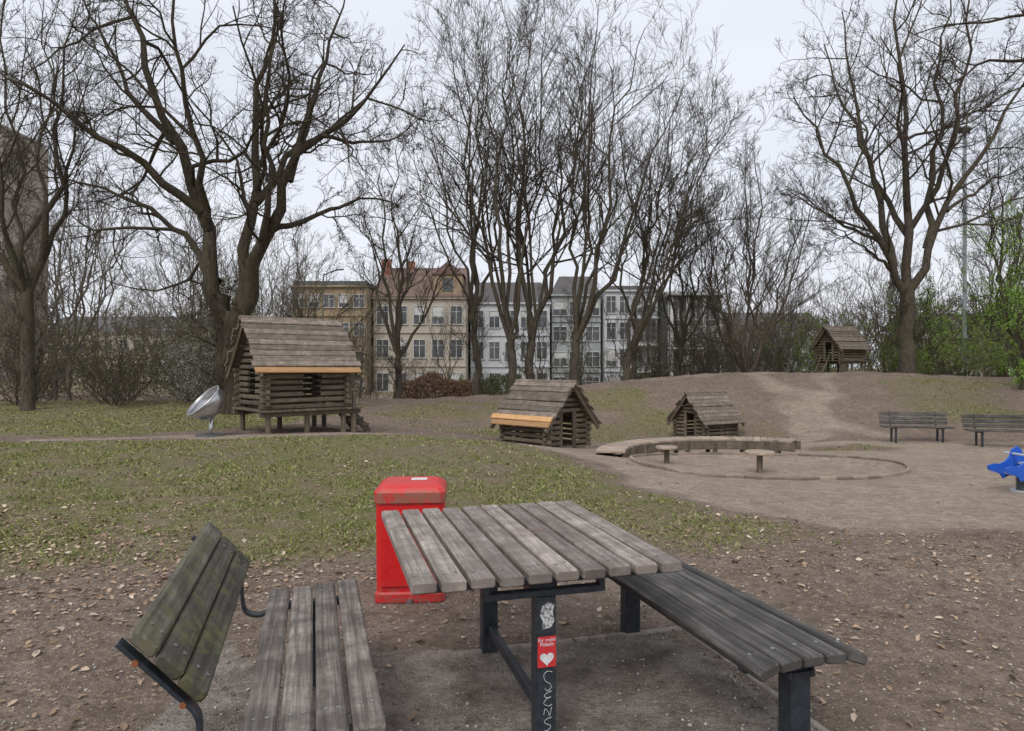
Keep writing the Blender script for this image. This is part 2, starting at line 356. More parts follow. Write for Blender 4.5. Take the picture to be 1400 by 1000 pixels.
szs = rng.uniform(.016, .055, len(xx))*rng.choice([.5,.7,1,1.2], len(xx))*(1+.015*yy)
leafmesh('fallen_leaves', np.stack([xx, yy, zz+.006+szs*.06], 1), szs, .28,
  palette(len(xx), [(.31,.22,.15),(.42,.32,.235),(.25,.17,.11),(.52,.42,.325),(.19,.13,.09),(.37,.26,.175)]), M['leaf'])
cand = 400000
yy = 4.6*np.exp(rng.uniform(0, 1, cand)*math.log(32/4.6)); xx = rng.uniform(-.82, .78, cand)*(yy+.5)
g_, s_, l_, p_ = masks(xx, yy)
kp = rng.uniform(0, 1, cand) < np.clip(g_*1.3-.38, 0, 1)*np.clip(vn(xx,yy,2.5,21)*1.7-.35, .03, 1)*(.3+vn(xx,yy,9,22))
xx, yy = xx[kp], yy[kp]; n = len(xx); zz = gz(xx, yy)-.004
h = rng.uniform(.012, .038, n)*(1+.02*yy); w = .0028+.0010*yy*rng.uniform(.6,1.4,n)
yaw = rng.uniform(0, 2*np.pi, n); ln = rng.normal(0, .7, (n,2))*h[:,None]
Pb = np.stack([xx, yy, zz], 1); wv = np.stack([np.cos(yaw)*w, np.sin(yaw)*w, 0*w], 1)
Vt = np.stack([Pb-wv, Pb+wv, Pb+np.stack([ln[:,0], ln[:,1], h], 1)], 1).reshape(-1, 3)
cl = palette(n, [(.165,.205,.045),(.205,.24,.065),(.255,.265,.10),(.145,.17,.04),(.33,.31,.17),(.25,.22,.11)], .3)
mesh_np('grass', Vt, np.arange(n*3).reshape(n,3), M['grassblade'], False, np.repeat(cl, 3, 0))
# small stones and crumbs of soil
cand = 70000
yy = 1.6*np.exp(rng.uniform(0, 1, cand)*math.log(9/1.6)); xx = rng.uniform(-.85, .85, cand)*(yy+.5)
g_, s_, l_, p_ = masks(xx, yy)
kp = rng.uniform(0,1,cand) < (.24*(1-g_)*(.3+vn(xx,yy,2,31))); xx, yy = xx[kp], yy[kp]; n = len(xx)
r_ = rng.uniform(.0025,.008,n)*rng.choice([.7,1,1.5],n); zz = gz(xx,yy); oct_ = np.array([(1,0,0),(0,1,0),(-1,0,0),(0,-1,0),(0,0,.8),(0,0,-.6)],float)
Vt = (np.stack([xx,yy,zz+r_*.3],1)[:,None,:]+oct_[None]*r_[:,None,None]*rng.uniform(.6,1.4,(n,6,3))).reshape(-1,3)
ff = np.array([(0,1,4),(1,2,4),(2,3,4),(3,0,4),(1,0,5),(2,1,5),(3,2,5),(0,3,5)]); Ft = (np.arange(n)[:,None,None]*6+ff[None]).reshape(-1,3)
mesh_np('gravel', Vt, Ft, M['leaf'], False, np.repeat(palette(n,[(.22,.18,.15),(.33,.29,.25),(.16,.125,.10),(.46,.43,.39)]),6,0))

# ------------------------------------------------------------ trees
def tubes(P, Rr, sides):
    B, n, _ = P.shape; T = np.gradient(P, axis=1); T /= np.linalg.norm(T, axis=2, keepdims=True)+1e-9
    md = P[:,-1]-P[:,0]; md /= np.linalg.norm(md, axis=1, keepdims=True)+1e-9
    ref = np.where(np.abs(md[:,2:3]) < .8, np.array([[0,0,1.]]), np.array([[1.,0,0]]))[:,None,:]
    a_ = np.cross(T, ref); a_ /= np.linalg.norm(a_, axis=2, keepdims=True)+1e-9; b_ = np.cross(T, a_)
    th = np.arange(sides)*2*np.pi/sides
    Vv = P[:,:,None,:]+Rr[:,:,None,None]*(np.cos(th)[None,None,:,None]*a_[:,:,None,:]+np.sin(th)[None,None,:,None]*b_[:,:,None,:])
    base = (np.arange(B)*n*sides)[:,None,None]; i = (np.arange(n-1)*sides)[None,:,None]; j = np.arange(sides)[None,None,:]; j2 = (j+1) % sides
    q = np.stack([base+i+j, base+i+j2, base+i+sides+j2, base+i+sides+j], 3).reshape(-1, 4)
    return Vv.reshape(-1, 3), q
def resample(pts, n):
    pts = np.array([list(p) for p in smoothcurve([p[:3] for p in pts], 5)]); d = np.append(0, np.cumsum(np.linalg.norm(np.diff(pts, axis=0), axis=1)))
    t = np.linspace(0, d[-1], n); return np.stack([np.interp(t, d, pts[:,c_]) for c_ in range(3)], 1)
def grow(P, Rr, levels, rg, rmin=.005, rk=.011):
    out = [(P, Rr, 8)]
    for lv in levels:
        kk, tmin, ratio, ang, up, n, sides, wob = lv
        B, np_, _ = P.shape; t = tmin+(1-tmin)*(np.arange(kk)[None,:]+rg.uniform(0,1,(B,kk)))/kk; t = np.clip(t, 0, .995)
        f = t*(np_-1); i0 = f.astype(int); fr = (f-i0)[...,None]; bi = np.arange(B)[:,None]
        pos = P[bi,i0]*(1-fr)+P[bi,i0+1]*fr; tan = P[bi,i0+1]-P[bi,i0]; tan /= np.linalg.norm(tan, axis=2, keepdims=True)+1e-9
        rad = Rr[bi,i0]*(1-fr[...,0])+Rr[bi,i0+1]*fr[...,0]
        Lp = np.linalg.norm(np.diff(P, axis=1), axis=2).sum(1)[:,None]
        L = Lp*ratio*(1.2-.65*t)*rg.uniform(.5,1.4,(B,kk)); m_ = B*kk
        pos = pos.reshape(m_,3); tan = tan.reshape(m_,3); rad = rad.reshape(m_); L = L.reshape(m_)
        rv = rg.normal(0,1,(m_,3)); pr = rv-tan*(rv*tan).sum(1)[:,None]; pr /= np.linalg.norm(pr, axis=1)[:,None]+1e-9
        an = rg.uniform(ang*.6, ang*1.35, m_)[:,None]; d = np.cos(an)*tan+np.sin(an)*pr
        r0 = np.minimum(.72*rad, rk*L+.003); r0 = np.maximum(r0, rmin)
        pts = [pos]; cur = pos
        for s in range(n-1):
            d = d+rg.normal(0, wob, (m_,3))+np.array([0,0,up])/(n-1); d /= np.linalg.norm(d, axis=1)[:,None]
            cur = cur+d*(L/(n-1))[:,None]; pts.append(cur)
        P = np.stack(pts, 1); Rr = np.maximum(r0[:,None]*(1-.75*np.linspace(0,1,n))[None,:], rmin*.8); out.append((P, Rr, sides))
    return out
def tree_mesh(name, limbs, levels, seed, mat, rmin=.005, link=True, wobble=.012, rk=.011):
    rg = np.random.default_rng(seed); n0 = 12; P=[]; Rr=[]
    for pts, ra, rb in limbs:
        q = resample(pts, n0); Lq = np.linalg.norm(q[-1]-q[0]); q[1:-1] += rg.normal(0, wobble*Lq, (n0-2,3)); P.append(q); Rr.append(np.linspace(ra**.7, rb**.7, n0)**(1/.7))
    out = grow(np.array(P), np.array(Rr), levels, rg, rmin, rk)
    Vs=[]; Fs=[]; off=0
    for p_, r_, s_ in out:
        v, q = tubes(p_, r_, s_); Vs.append(v); Fs.append(q+off); off += len(v)
    r = mesh_np(name, np.concatenate(Vs), np.concatenate(Fs), mat, True, link=link)
    tips = out[-1][0].reshape(-1, 3)
    return r, tips
def auto_limbs(H, r, fork, nl, spread, lean=(0,0), seed=0, base_split=False, low=.62):
    rd = random.Random(seed); L = []
    fp = Vector((lean[0]*fork/H*.6, lean[1]*fork/H*.6, fork))
    if not base_split:
        L.append(([(0,0,-.3),(fp.x*.4+rd.uniform(-.1,.1),fp.y*.4,fork*.5),tuple(fp)], r, r*.75))
    a0 = rd.uniform(0, 6.28)
    for i in range(nl):
        az = a0+i*6.283/nl+rd.uniform(-.4,.4); hh = H*rd.uniform(low, 1.0); sp = spread*rd.uniform(.5, 1.05)
        if i == 0: hh = H; sp = spread*.12
        st = Vector((0,0,-.2)) if base_split else fp*rd.uniform(.8,1.0)
        if not base_split: st = Vector((fp.x*st.z/fp.z, fp.y*st.z/fp.z, st.z))
        e = Vector((lean[0]+math.cos(az)*sp, lean[1]+math.sin(az)*sp, hh))
        m1 = st.lerp(e, .35)+Vector((math.cos(az)*sp*.12, math.sin(az)*sp*.12, 0)); m2 = st.lerp(e, .7)+Vector((rd.uniform(-.4,.4), rd.uniform(-.3,.3), 0))
        rr = r*rd.uniform(.34,.6)
        L.append(([tuple(st), tuple(m1), tuple(m2), tuple(e)], rr, .014))
    return L
LV_OAK = [(9,.2,.42,1.0,.3,8,6,.26),(7,.15,.48,.85,.28,6,4,.28),(6,.15,.5,.8,.25,4,3,.28),(4,.15,.55,.75,.2,3,3,.25)]
LV_UP = [(10,.24,.34,.75,.6,7,5,.14),(6,.12,.46,.65,.45,5,4,.16),(5,.12,.52,.62,.35,4,3,.16),(3,.15,.55,.55,.25,3,3,.14)]
LV_FAR = [(8,.2,.36,.7,.5,5,4,.15),(5,.12,.46,.65,.4,4,3,.16),(4,.12,.55,.6,.3,3,3,.16)]
def wl(pts, ra, rb): return (pts, ra, rb)
oak = [wl([(-8.95,22,-.2),(-8.95,22,1.5),(-8.84,22,3.3)], .46, .40), wl([(-9.3,22.1,-.2),(-9.3,22.1,1.8),(-9.35,22.1,3.9)], .32, .28),
 wl([(-9.25,22.1,3.0),(-9.7,22.1,4.9),(-10.2,22.3,7.0),(-10.85,22,8.7),(-11.4,21.6,10.6),(-12.0,21.4,12.7),(-12.4,21.2,15.2)], .30, .03),
 wl([(-10.1,22.2,6.6),(-11.8,21.2,8.1),(-13.4,20.4,9.1),(-14.9,20,10.3),(-16,19.8,11)], .16, .02),
 wl([(-9.5,22.1,4.3),(-11.2,23,6.0),(-12.9,23.4,7.2),(-15.1,23.8,8.1),(-16.6,24,8.2)], .14, .02),
 wl([(-8.84,22,3.2),(-8.6,22.4,5.4),(-8.5,22.8,7.5),(-8.75,23,9.9),(-8.3,23,12.2),(-8.0,23,15.4)], .24, .03),
 wl([(-8.8,22,3.0),(-8.2,21.6,4.7),(-7.5,21.3,5.9),(-6.75,21,7.7),(-5.5,20.8,8.7),(-4.2,20.6,9.9),(-3.2,20.4,11.2)], .28, .02),
 wl([(-6.9,21.1,7.3),(-6.4,21.6,9.4),(-5.9,22,11.5),(-5.4,22.3,13.9)], .15, .02),
 wl([(-7.7,21.4,5.7),(-6.2,22,6.5),(-5.0,22.6,7.1),(-3.8,23,7.0)], .11, .02),
 wl([(-5.8,20.8,8.6),(-4.6,21.2,8.5),(-3.6,21.4,8.8),(-2.9,21.5,9.4)], .07, .015),
 wl([(-7.9,21.5,5.3),(-7.3,20.6,7.2),(-7.2,20,9.2),(-6.6,19.6,11.8)], .13, .02),
 wl([(-8.5,22.7,7.0),(-7.6,23.8,9),(-7.2,24.5,11.5),(-6.8,25,14)], .14, .02),
 wl([(-9.9,22.2,6.0),(-9.6,20.8,8.5),(-9.9,20,11),(-9.8,19.5,14)], .14, .02),
 wl([(-10.9,22,8.8),(-12.6,22.5,10.6),(-13.8,22.6,12.8),(-14.6,22.6,14.5)], .12, .02)]
tree_mesh('bare_oak_tree', oak, LV_OAK, 3, M['bark'], .0055, wobble=.011, rk=.013)
maple = [wl([(19.7,34,.9),(19.65,34,3),(19.68,34,5.3)], .42, .34),
 wl([(19.68,34,5.0),(18.8,33.8,6.7),(17.1,33.5,9.6),(15.3,33.2,12.2),(13.6,33,14.6)], .22, .03),
 wl([(18.9,33.8,6.5),(18.2,34.2,10.7),(17.1,34.5,14.4),(15.9,34.8,18)], .2, .03),
 wl([(19.68,34,5.2),(20,34.3,8.9),(19.7,34.5,13.3),(19.3,34.4,17.6),(19.2,34.4,22)], .25, .03),
 wl([(19.7,34,5.2),(21.1,33.6,8.9),(22.6,33.2,11.8),(24.4,33,14.6),(26,33,16.6)], .22, .03),
 wl([(20.5,33.8,7.4),(21.5,34.6,12.5),(22.2,35,16.9),(22.6,35.2,21)], .18, .03),
 wl([(19.0,33.9,6.1),(16.6,32.5,7.4),(14.6,31.6,8.1)], .10, .02), wl([(18.3,33.7,7.6),(15.9,34.5,9.2),(14.0,34.8,10.6)], .10, .02),
 wl([(19.9,34.2,8),(18.6,35.4,12),(18.0,36,16),(17.6,36.4,20.5)], .16, .03), wl([(20.0,34.2,8.5),(21,32.6,12),(21.2,31.8,16),(21.0,31.4,19.5)], .15, .03),
 wl([(21.4,33.6,9.2),(23.6,34,10.6),(25.6,34,11.5)], .10, .02)]
tree_mesh('bare_maple_tree', maple, [(10,.18,.40,.9,.4,7,6,.2),(7,.15,.48,.75,.4,5,4,.2),(6,.15,.5,.7,.3,4,3,.2),(4,.15,.55,.6,.25,3,3,.16)], 5, M['bark2'], .0075)
def place(me_or, name, loc, yaw=0, s=1, parent=None):
    o = bpy.data.objects.new(name, me_or); col.objects.link(o); o.location = loc; o.rotation_euler = (0,0,yaw)
    o.scale = (s,s,s) if not hasattr(s,'__len__') else s
    if parent: o.parent = parent
    return o
upr = [ # X, Y, H, r, fork, nlimbs, spread, lean
 (-5.5,33,12.8,.19,2.4,6,3.0,(0,0)), (-1.75,34,17.6,.20,4.5,6,3.0,(-.8,0)), (.0,33.5,18.8,.23,3.0,6,3.6,(-.9,0)), (.9,34,19.6,.25,2.6,7,3.6,(.9,0)),
 (3.0,33,17.0,.24,2.8,6,3.6,(1.6,0)), (5.7,34,15.0,.21,1.6,5,2.6,(3.2,0)), (6.3,36,14.5,.19,2.2,5,2.8,(2.2,.5)),
 (-17.0,24,16.5,.25,4.5,6,3.4,(-.3,0)), (-21.6,27,15,.2,3,6,3.0,(0,0)), (26.5,37,15,.2,4,5,2.6,(0,0)), (9.3,38,11,.17,2,6,2.2,(.5,0))]
for i, (x, y, H, r, fk, nl, sp, ln) in enumerate(upr):
    me, tips = tree_mesh('bare_tree', auto_limbs(H, r, fk, nl, sp, ln, 40+i), LV_UP, 60+i, M['bark2'], .0068, link=False)
    place(me, 'bare_tree', (x, y, g1(x,y)), 0)
me, _ = tree_mesh('bare_tree', auto_limbs(12.0, .18, 1, 9, 4.0, (0,0), 91, True, .55), LV_UP, 92, M['bark2'], .007, link=False)
place(me, 'bare_multistem_tree', (12.4, 36, g1(12.4,36)))
# overhanging tree just off the right side of the view
ov = [wl([(17.0,18.5,-.8),(17.0,18.5,3),(16.8,18.5,7)], .34, .26), wl([(16.8,18.5,6.8),(15.2,18,9.5),(13.2,17.6,11.2),(11.4,17.2,11.6)], .18, .02),
  wl([(16.8,18.5,6.8),(16.9,18.6,11),(16.0,18.4,14.5)], .2, .03), wl([(15.6,18.1,9),(14.6,18.8,9.9),(13.3,19.2,10.1),(12.2,19.4,9.4)], .09, .015), wl([(16.9,18.5,8),(18.8,18.4,11),(20.5,18.5,13)], .16, .02)]
tree_mesh('bare_oak_tree', ov, LV_OAK, 15, M['bark'], .005, rk=.013)
# leafing young trees
GREENS = [(.19,.34,.045),(.24,.40,.06),(.15,.28,.04),(.30,.42,.10)]
def leafy(name, x, y, H, sp, seed, cols, nleaf, lsz, lv=LV_FAR, r=.14, fk=1.2):
    me, tips = tree_mesh(name, auto_limbs(H, r, fk, 7, sp, (0,0), seed, low=.4), lv, seed, M['bark2'], .006, link=False)
    o = place(me, name, (x, y, g1(x,y)))
    t = tips[rng.integers(0, len(tips), nleaf)]+rng.normal(0, .08, (nleaf,3)); t = t[rng.uniform(0,1,len(t)) < np.clip(.35+vn(t[:,0]*1.0, t[:,2]*1.0, .9, seed), 0, 1)]
    leafmesh('young_leaves', t, rng.uniform(.6,1.3,len(t))*lsz, 2, palette(len(t), cols), M['leaf'], parent=o)
leafy('young_green_tree', 21.0, 28.0, 7.6, 2.4, 201, GREENS, 7000, .07)
leafy('young_green_tree', 25.4, 35, 8.0, 2.8, 203, GREENS, 6500, .08)
leafy('young_green_tree', 22.6, 37, 5.2, 2.4, 207, GREENS, 4000, .075)
leafy('young_green_tree', -13.8, 33, 5.6, 2.4, 205, [(.28,.27,.10),(.22,.24,.09),(.33,.28,.13)], 4200, .06)
leafy('young_green_tree', -8.2, 29.5, 5.0, 2.2, 206, [(.30,.25,.10),(.24,.23,.09),(.33,.26,.12)], 3200, .055)

# slender woodland trees in front of the houses and on the left
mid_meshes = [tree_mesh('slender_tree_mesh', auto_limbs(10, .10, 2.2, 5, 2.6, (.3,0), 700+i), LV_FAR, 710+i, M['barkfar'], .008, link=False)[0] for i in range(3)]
rd = random.Random(9)
for x, y, s in [(-12.6,40,.75),(-9.8,44,.85),(-3.9,42,.75),(1.8,42,.7),(4.4,44,.75),(6.9,41,.7),(9.6,46,.85),(13.6,48,.9),(16.4,42,.85),
    (-15.6,33,.95),(-19.4,30,1.05),(-17.5,38,1.15),(-22.8,34,1.2),(-25.5,38,1.3),(-14.8,44,1.15),(-27,44,1.4),(-18.6,48,1.4),(-12.0,37,.95),
    (22.8,42,.95),(28.6,40,1.0),(18.2,46,.95),(31,44,1.1)]:
    place(rd.choice(mid_meshes), 'slender_bare_tree', (x, y, g1(x,y)), rd.uniform(0,6.28), s)

# distant trees (one group)
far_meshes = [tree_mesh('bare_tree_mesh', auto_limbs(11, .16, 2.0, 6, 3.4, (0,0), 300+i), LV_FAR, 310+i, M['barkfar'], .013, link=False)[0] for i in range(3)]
dt = empty('distant_trees')
rd = random.Random(5)
for i in range(46):
    y = rd.uniform(50, 70) if i < 20 else rd.uniform(95, 130)
    x = rd.uniform(-.85, -.36)*y if (i < 12) else (rd.uniform(.32, .9)*y if i < 20 else rd.uniform(-.85, .85)*y)
    s = rd.uniform(.7, 1.1) if i < 20 else rd.uniform(1.0, 1.5)
    place(rd.choice(far_meshes), 'distant_tree', (x, y, -1), rd.uniform(0,6.28), s, dt)

# shrubs
def shrub_mesh(seed, H, sp, cols, nleaf, lsz, mat):
    me, tips = tree_mesh('shrub_mesh', auto_limbs(H, .045, 1, 11, sp, (0,0), seed, True, .45), [(7,.1,.38,.8,.3,5,3,.25),(5,.1,.5,.8,.2,4,3,.25),(4,.1,.5,.8,.1,3,3,.25)], seed, mat, .006, link=False)
    t = tips[rng.integers(0, len(tips), nleaf)]+rng.normal(0, .05, (nleaf,3))
    lm = leafmesh('leaves_mesh', t, rng.uniform(.6,1.3,nleaf)*lsz, 2, palette(nleaf, cols, .35), M['leaf'], link=False)
    return me, lm
OL = [(.20,.21,.075),(.24,.23,.10),(.15,.155,.07),(.23,.165,.10)]
WH = [(.62,.62,.56),(.72,.73,.67),(.20,.22,.10),(.45,.47,.37)]
BR = [(.20,.155,.10),(.26,.195,.12),(.18,.165,.08)]
GR = [(.20,.31,.055),(.16,.25,.045),(.25,.33,.08)]
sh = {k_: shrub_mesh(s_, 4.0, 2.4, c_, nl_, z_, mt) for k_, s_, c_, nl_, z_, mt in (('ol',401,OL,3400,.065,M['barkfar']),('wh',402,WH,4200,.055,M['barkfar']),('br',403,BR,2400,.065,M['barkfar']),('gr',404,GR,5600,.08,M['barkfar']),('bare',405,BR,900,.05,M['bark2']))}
def shrub(kind, x, y, s, name='shrub'):
    a_, l_ = sh[kind]; yaw = rd.uniform(0,6.28); o = place(a_, name, (x, y, g1(x,y)-.05), yaw, s); place(l_, 'leaves', (0,0,0), 0, 1, o)
for kind, x, y, s in [('bare',-19.5,27,.9),('ol',-16.5,28,.95),('bare',-15.3,26.5,.7),('wh',-13.6,29,.8),('wh',-12.4,27.5,.68),('ol',-14.4,31,1.0),('ol',-11.6,29.5,.8),('wh',-11.2,27.5,.6),('wh',-10.2,29,.6),('ol',-10.4,30,.85),('ol',-9.3,28,.7),
   ('br',-21.5,31,1.1),('ol',-18.6,33,1.15),('br',-8.0,31,.7),('br',-6.8,33,.55),('ol',-22,25,.8),('ol',-24,35,1.2),('br',-9,34,.9),('ol',-12.6,32,1.0),('br',-16.8,35,1.1)]:
    shrub(kind, x, y, s, 'blossoming_shrub' if kind == 'wh' else 'bare_shrub')
for kind, x, y, s in [('bare',10.5,38.5,.8),('br',12,40,.9),('bare',14,39,.75),('gr',17.5,40,.95),('br',16,41,1.0),('gr',22.5,40,1.1),('gr',24.5,38,1.0),('gr',27,36,1.0),('gr',29,38,1.2),('br',21,44,1.3),('br',12,45,1.2),
   ('bare',8.3,40,.55),('bare',3.6,37,.45),('br',1.2,38,.45),('gr',-3.4,37,.4),('br',-1.3,37,.4),('br',25.5,42,1.4),('gr',31,40,1.5),('br',14.8,46,1.4),('br',18.3,47,1.5),('br',29,44,1.5),('gr',23.3,33.6,.65),('gr',25.6,33.6,.7),('gr',21.6,36.5,.6),
   ('br',5.6,40,.65),('br',9.5,43,.95),('br',-10.8,42,.9),('br',-13.5,41,1.1),('br',3.4,41,.6),('br',-5.4,40,.65)]:
    shrub(kind, x, y, s, 'leafing_shrub' if kind == 'gr' else 'bare_shrub')
# clipped hedges
def hedge(x0, x1, y, h, cols, n=9000, d=1.0):
    P = np.stack([rng.uniform(x0,x1,n), y+rng.uniform(-d/2,d/2,n), rng.uniform(0,1,n)**.8*h], 1); P[:,2] = P[:,2]*(.6+.6*vn(P[:,0],P[:,1],.9,33))+gz(P[:,0],P[:,1])-.1
    leafmesh('hedge', P, rng.uniform(.07,.13,n), 2, palette(n, cols, .4), M['leaf'])
hedge(-6.3,-2.2,36.5,1.45,[(.26,.15,.11),(.32,.19,.14),(.19,.12,.085),(.22,.18,.09)],7500)
hedge(-3.0,0.5,37.5,1.3,[(.12,.17,.06),(.17,.20,.08)],4500)
hedge(-28,-8.5,38,2.6,[(.10,.11,.06),(.15,.14,.08),(.12,.095,.07),(.18,.155,.10)],16000,2.0)
hedge(8,34,50,3.0,[(.15,.14,.09),(.20,.16,.12),(.16,.20,.08)],14000,2.5)

# ------------------------------------------------------------ buildings
def wallmat(name, a, b_): return basic(name, a, b_, .8, .9, 0, .1, .02)
mt_gl = basic('window_glass', (.04,.045,.05), (.15,.16,.17), .35, .15, 0, 0)
mt_fr = basic('window_frame_white', (.48,.48,.46), (.60,.60,.58), 3, .6, 0, 0)
mt_sl = basic('slate_roof', (.09,.082,.082), (.14,.13,.128), 4, .8)
mt_tile = basic('red_tile_roof', (.13,.085,.07), (.20,.13,.105), 5, .85)
mt_ch = basic('brick_chimney', (.20,.08,.055), (.28,.12,.085), 6, .9)
mt_dk = basic('dark_cladding', (.06,.07,.068), (.11,.12,.116), 3, .6)
def building(name, x0, x1, y, depth, z0, z1, wm, floors, cols_, roof, rh=2.5, rm=None, ww=1.1, wh=1.6, extras=None):
    e = empty(name, ((x0+x1)/2, y, z0)); W = x1-x0; H = z1-z0
    b1 = MB(); b1.box((0, depth/2, H/2), (W, depth, H)); b1.build('walls', wm, e)
    gl = MB(); fr = MB(); tr = MB(); fh = H/floors
    for f_ in range(floors):
        for c_ in range(cols_):
            cx = -W/2+(c_+.5)*W/cols_; cz = f_*fh+fh*.52
            gl.box((cx, -.01, cz), (ww, .06, wh), .002)
            for sx in (-1, 1): fr.box((cx+sx*(ww/2+.03), -.05, cz), (.07, .12, wh+.16), .004)
            fr.box((cx, -.052, cz+wh/2+.06), (ww+.02, .12, .08), .004); fr.box((cx, -.055, cz-wh/2-.08), (ww+.3, .2, .08), .004)
            fr.box((cx, -.035, cz), (.06, .06, wh-.02), .002); fr.box((cx, -.037, cz+wh*.2), (ww-.08, .06, .05), .002)
            if random.random() < .35: hb = random.uniform(.25,.7)*wh; fr.box((cx, -.024, cz+wh/2-hb/2-.02), (ww-.1, .045, hb), .002)
        if f_ in (1, floors-1): tr.box((0, -.06, f_*fh), (W+.1, .16, .12), .01)
    tr.box((0, -.1, H+.1), (W+.3, .4, .2), .03)
    gl.build('window_glass', mt_gl, e); fr.build('window_frames', mt_fr, e); tr.build('cornices', wm, e)
    if roof in ('gable','mansard'):
        if roof == 'gable':
            v = [(-W/2-.1,-.4,H+.22),(W/2+.1,-.4,H+.22),(W/2+.1,depth+.4,H+.22),(-W/2-.1,depth+.4,H+.22),(-W/2+.05,depth/2,H+rh),(W/2-.05,depth/2,H+rh)]; ff_ = [(0,1,5,4),(2,3,4,5),(1,2,5),(3,0,4),(3,2,1,0)]
        else:
            v = [(-W/2-.1,-.1,H+.22),(W/2+.1,-.1,H+.22),(W/2+.1,depth,H+.22),(-W/2-.1,depth,H+.22),(-W/2+.9,1.2,H+rh),(W/2-.9,1.2,H+rh),(W/2-.9,depth-1,H+rh),(-W/2+.9,depth-1,H+rh)]; ff_ = [(0,1,5,4),(1,2,6,5),(2,3,7,6),(3,0,4,7),(4,5,6,7)]
        me = bpy.data.meshes.new('roof'); me.from_pydata(v, [], ff_); me.materials.append(rm)
        o = bpy.data.objects.new('roof', me); col.objects.link(o); o.parent = e
    else:
        b3 = MB(); b3.box((0, depth/2, H+.45), (W-.2, depth-.4, .5)); b3.build('parapet', rm or wm, e)
    return e, W, H
ochre = wallmat('ochre_render', (.28,.21,.13), (.36,.275,.18)); beige = wallmat('beige_render', (.39,.345,.285), (.48,.43,.365))
wht = wallmat('white_render', (.46,.48,.50), (.56,.58,.60)); gry = wallmat('grey_render', (.27,.295,.29), (.36,.385,.38)); twr = wallmat('tower_concrete', (.26,.22,.19), (.34,.29,.25))
building('ochre_apartment_building', -22.6, -14.9, 70, 10, -2, 9.6, ochre, 4, 5, 'flat', rm=mt_dk, ww=1.0, wh=1.2)
e, W, H = building('beige_apartment_house', -14.6, -4.9, 72, 10, -2, 8.6, beige, 3, 5, 'gable', 4.0, mt_tile, 1.2, 1.8)
ch = MB(); ch.box((-4.2, 4, H+3.6), (1.0, .8, 2.4)); ch.box((-1.6, 5, H+3.9), (.8, .7, 1.6)); ch.build('chimneys', mt_ch, e)
dm = MB(); dm.box((3.0, 1.2, H+1.4), (3.0, 2.4, 2.4)); dm.build('dormer', ochre, e)
v = [(1.3,-.2,H+2.6),(4.7,-.2,H+2.6),(3,-.2,H+4.0),(1.3,4,H+2.6),(4.7,4,H+2.6),(3,4,H+4.0)]
me = bpy.data.meshes.new('dormer_roof'); me.from_pydata(v, [], [(0,1,2),(5,4,3),(0,2,5,3),(2,1,4,5)]); me.materials.append(mt_tile); o = bpy.data.objects.new('dormer_roof', me); col.objects.link(o); o.parent = e
dg = MB(); dg.box((3, -.03, H+1.5), (1.1, .06, 1.4), .002); dg.build('dormer_window', mt_gl, e)
building('white_apartment_house', -4.6, 4.2, 76, 10, -2, 8.4, wht, 3, 5, 'mansard', 2.6, mt_sl, 1.1, 1.8)
building('grey_apartment_house', 4.5, 10.0, 77, 10, -2, 9.4, gry, 4, 3, 'mansard', 2.4, mt_sl, 1.5, 1.5)
e, W, H = building('white_balcony_house', 10.3, 16.2, 76, 10, -2, 9.8, wht, 4, 4, 'flat', rm=mt_sl, ww=1.0, wh=1.8)
bl = MB(); rl = MB()
for f_ in range(1, 4):
    bl.box((1.2, -.9, f_*H/4-.05), (3.0, 1.6, .16), .01)
    for i in range(16): rl.box((-.2+i*.187, -1.66, f_*H/4+.5), (.03, .03, .95))
    rl.box((1.2, -1.66, f_*H/4+.99), (2.95, .06, .05))
bl.build('balconies', mt_fr, e); rl.build('balcony_railings', mt_dk, e)
e, W, H = building('modern_glass_house', 16.5, 22.4, 73, 9, -2, 8.8, mt_dk, 4, 4, 'flat', rm=mt_dk, ww=1.0, wh=1.9)
pc = MB()
for i in range(4): pc.box((-2.6+i*1.72, -.9, H/2), (.28, .28, H), .01)
pc.box((0, -.6, H+.35), (6.0, 1.6, .3), .02); pc.box((0, -.6, H*.5), (5.6, 1.0, .22), .02); pc.build('white_columns', mt_fr, e)
building('apartment_tower', -100, -91.0, 122, 12, -1, 44, twr, 15, 5, 'flat', rm=twr, ww=1.2, wh=1.5)
building('beige_apartment_house', -72, -52, 105, 10, -1, 6.5, beige, 2, 9, 'gable', 3.0, mt_sl)
building('brick_apartment_house', -44, -31, 92, 10, -1, 6.0, wallmat('brick_facade', (.22,.12,.09), (.30,.18,.13)), 3, 6, 'gable', 2.6, mt_sl)
building('grey_apartment_house', 32, 50, 110, 10, -1, 7.5, gry, 3, 9, 'gable', 3.0, mt_sl)
building('beige_apartment_house', 62, 86, 105, 10, -1, 7.0, beige, 3, 9, 'gable', 3.0, mt_sl)

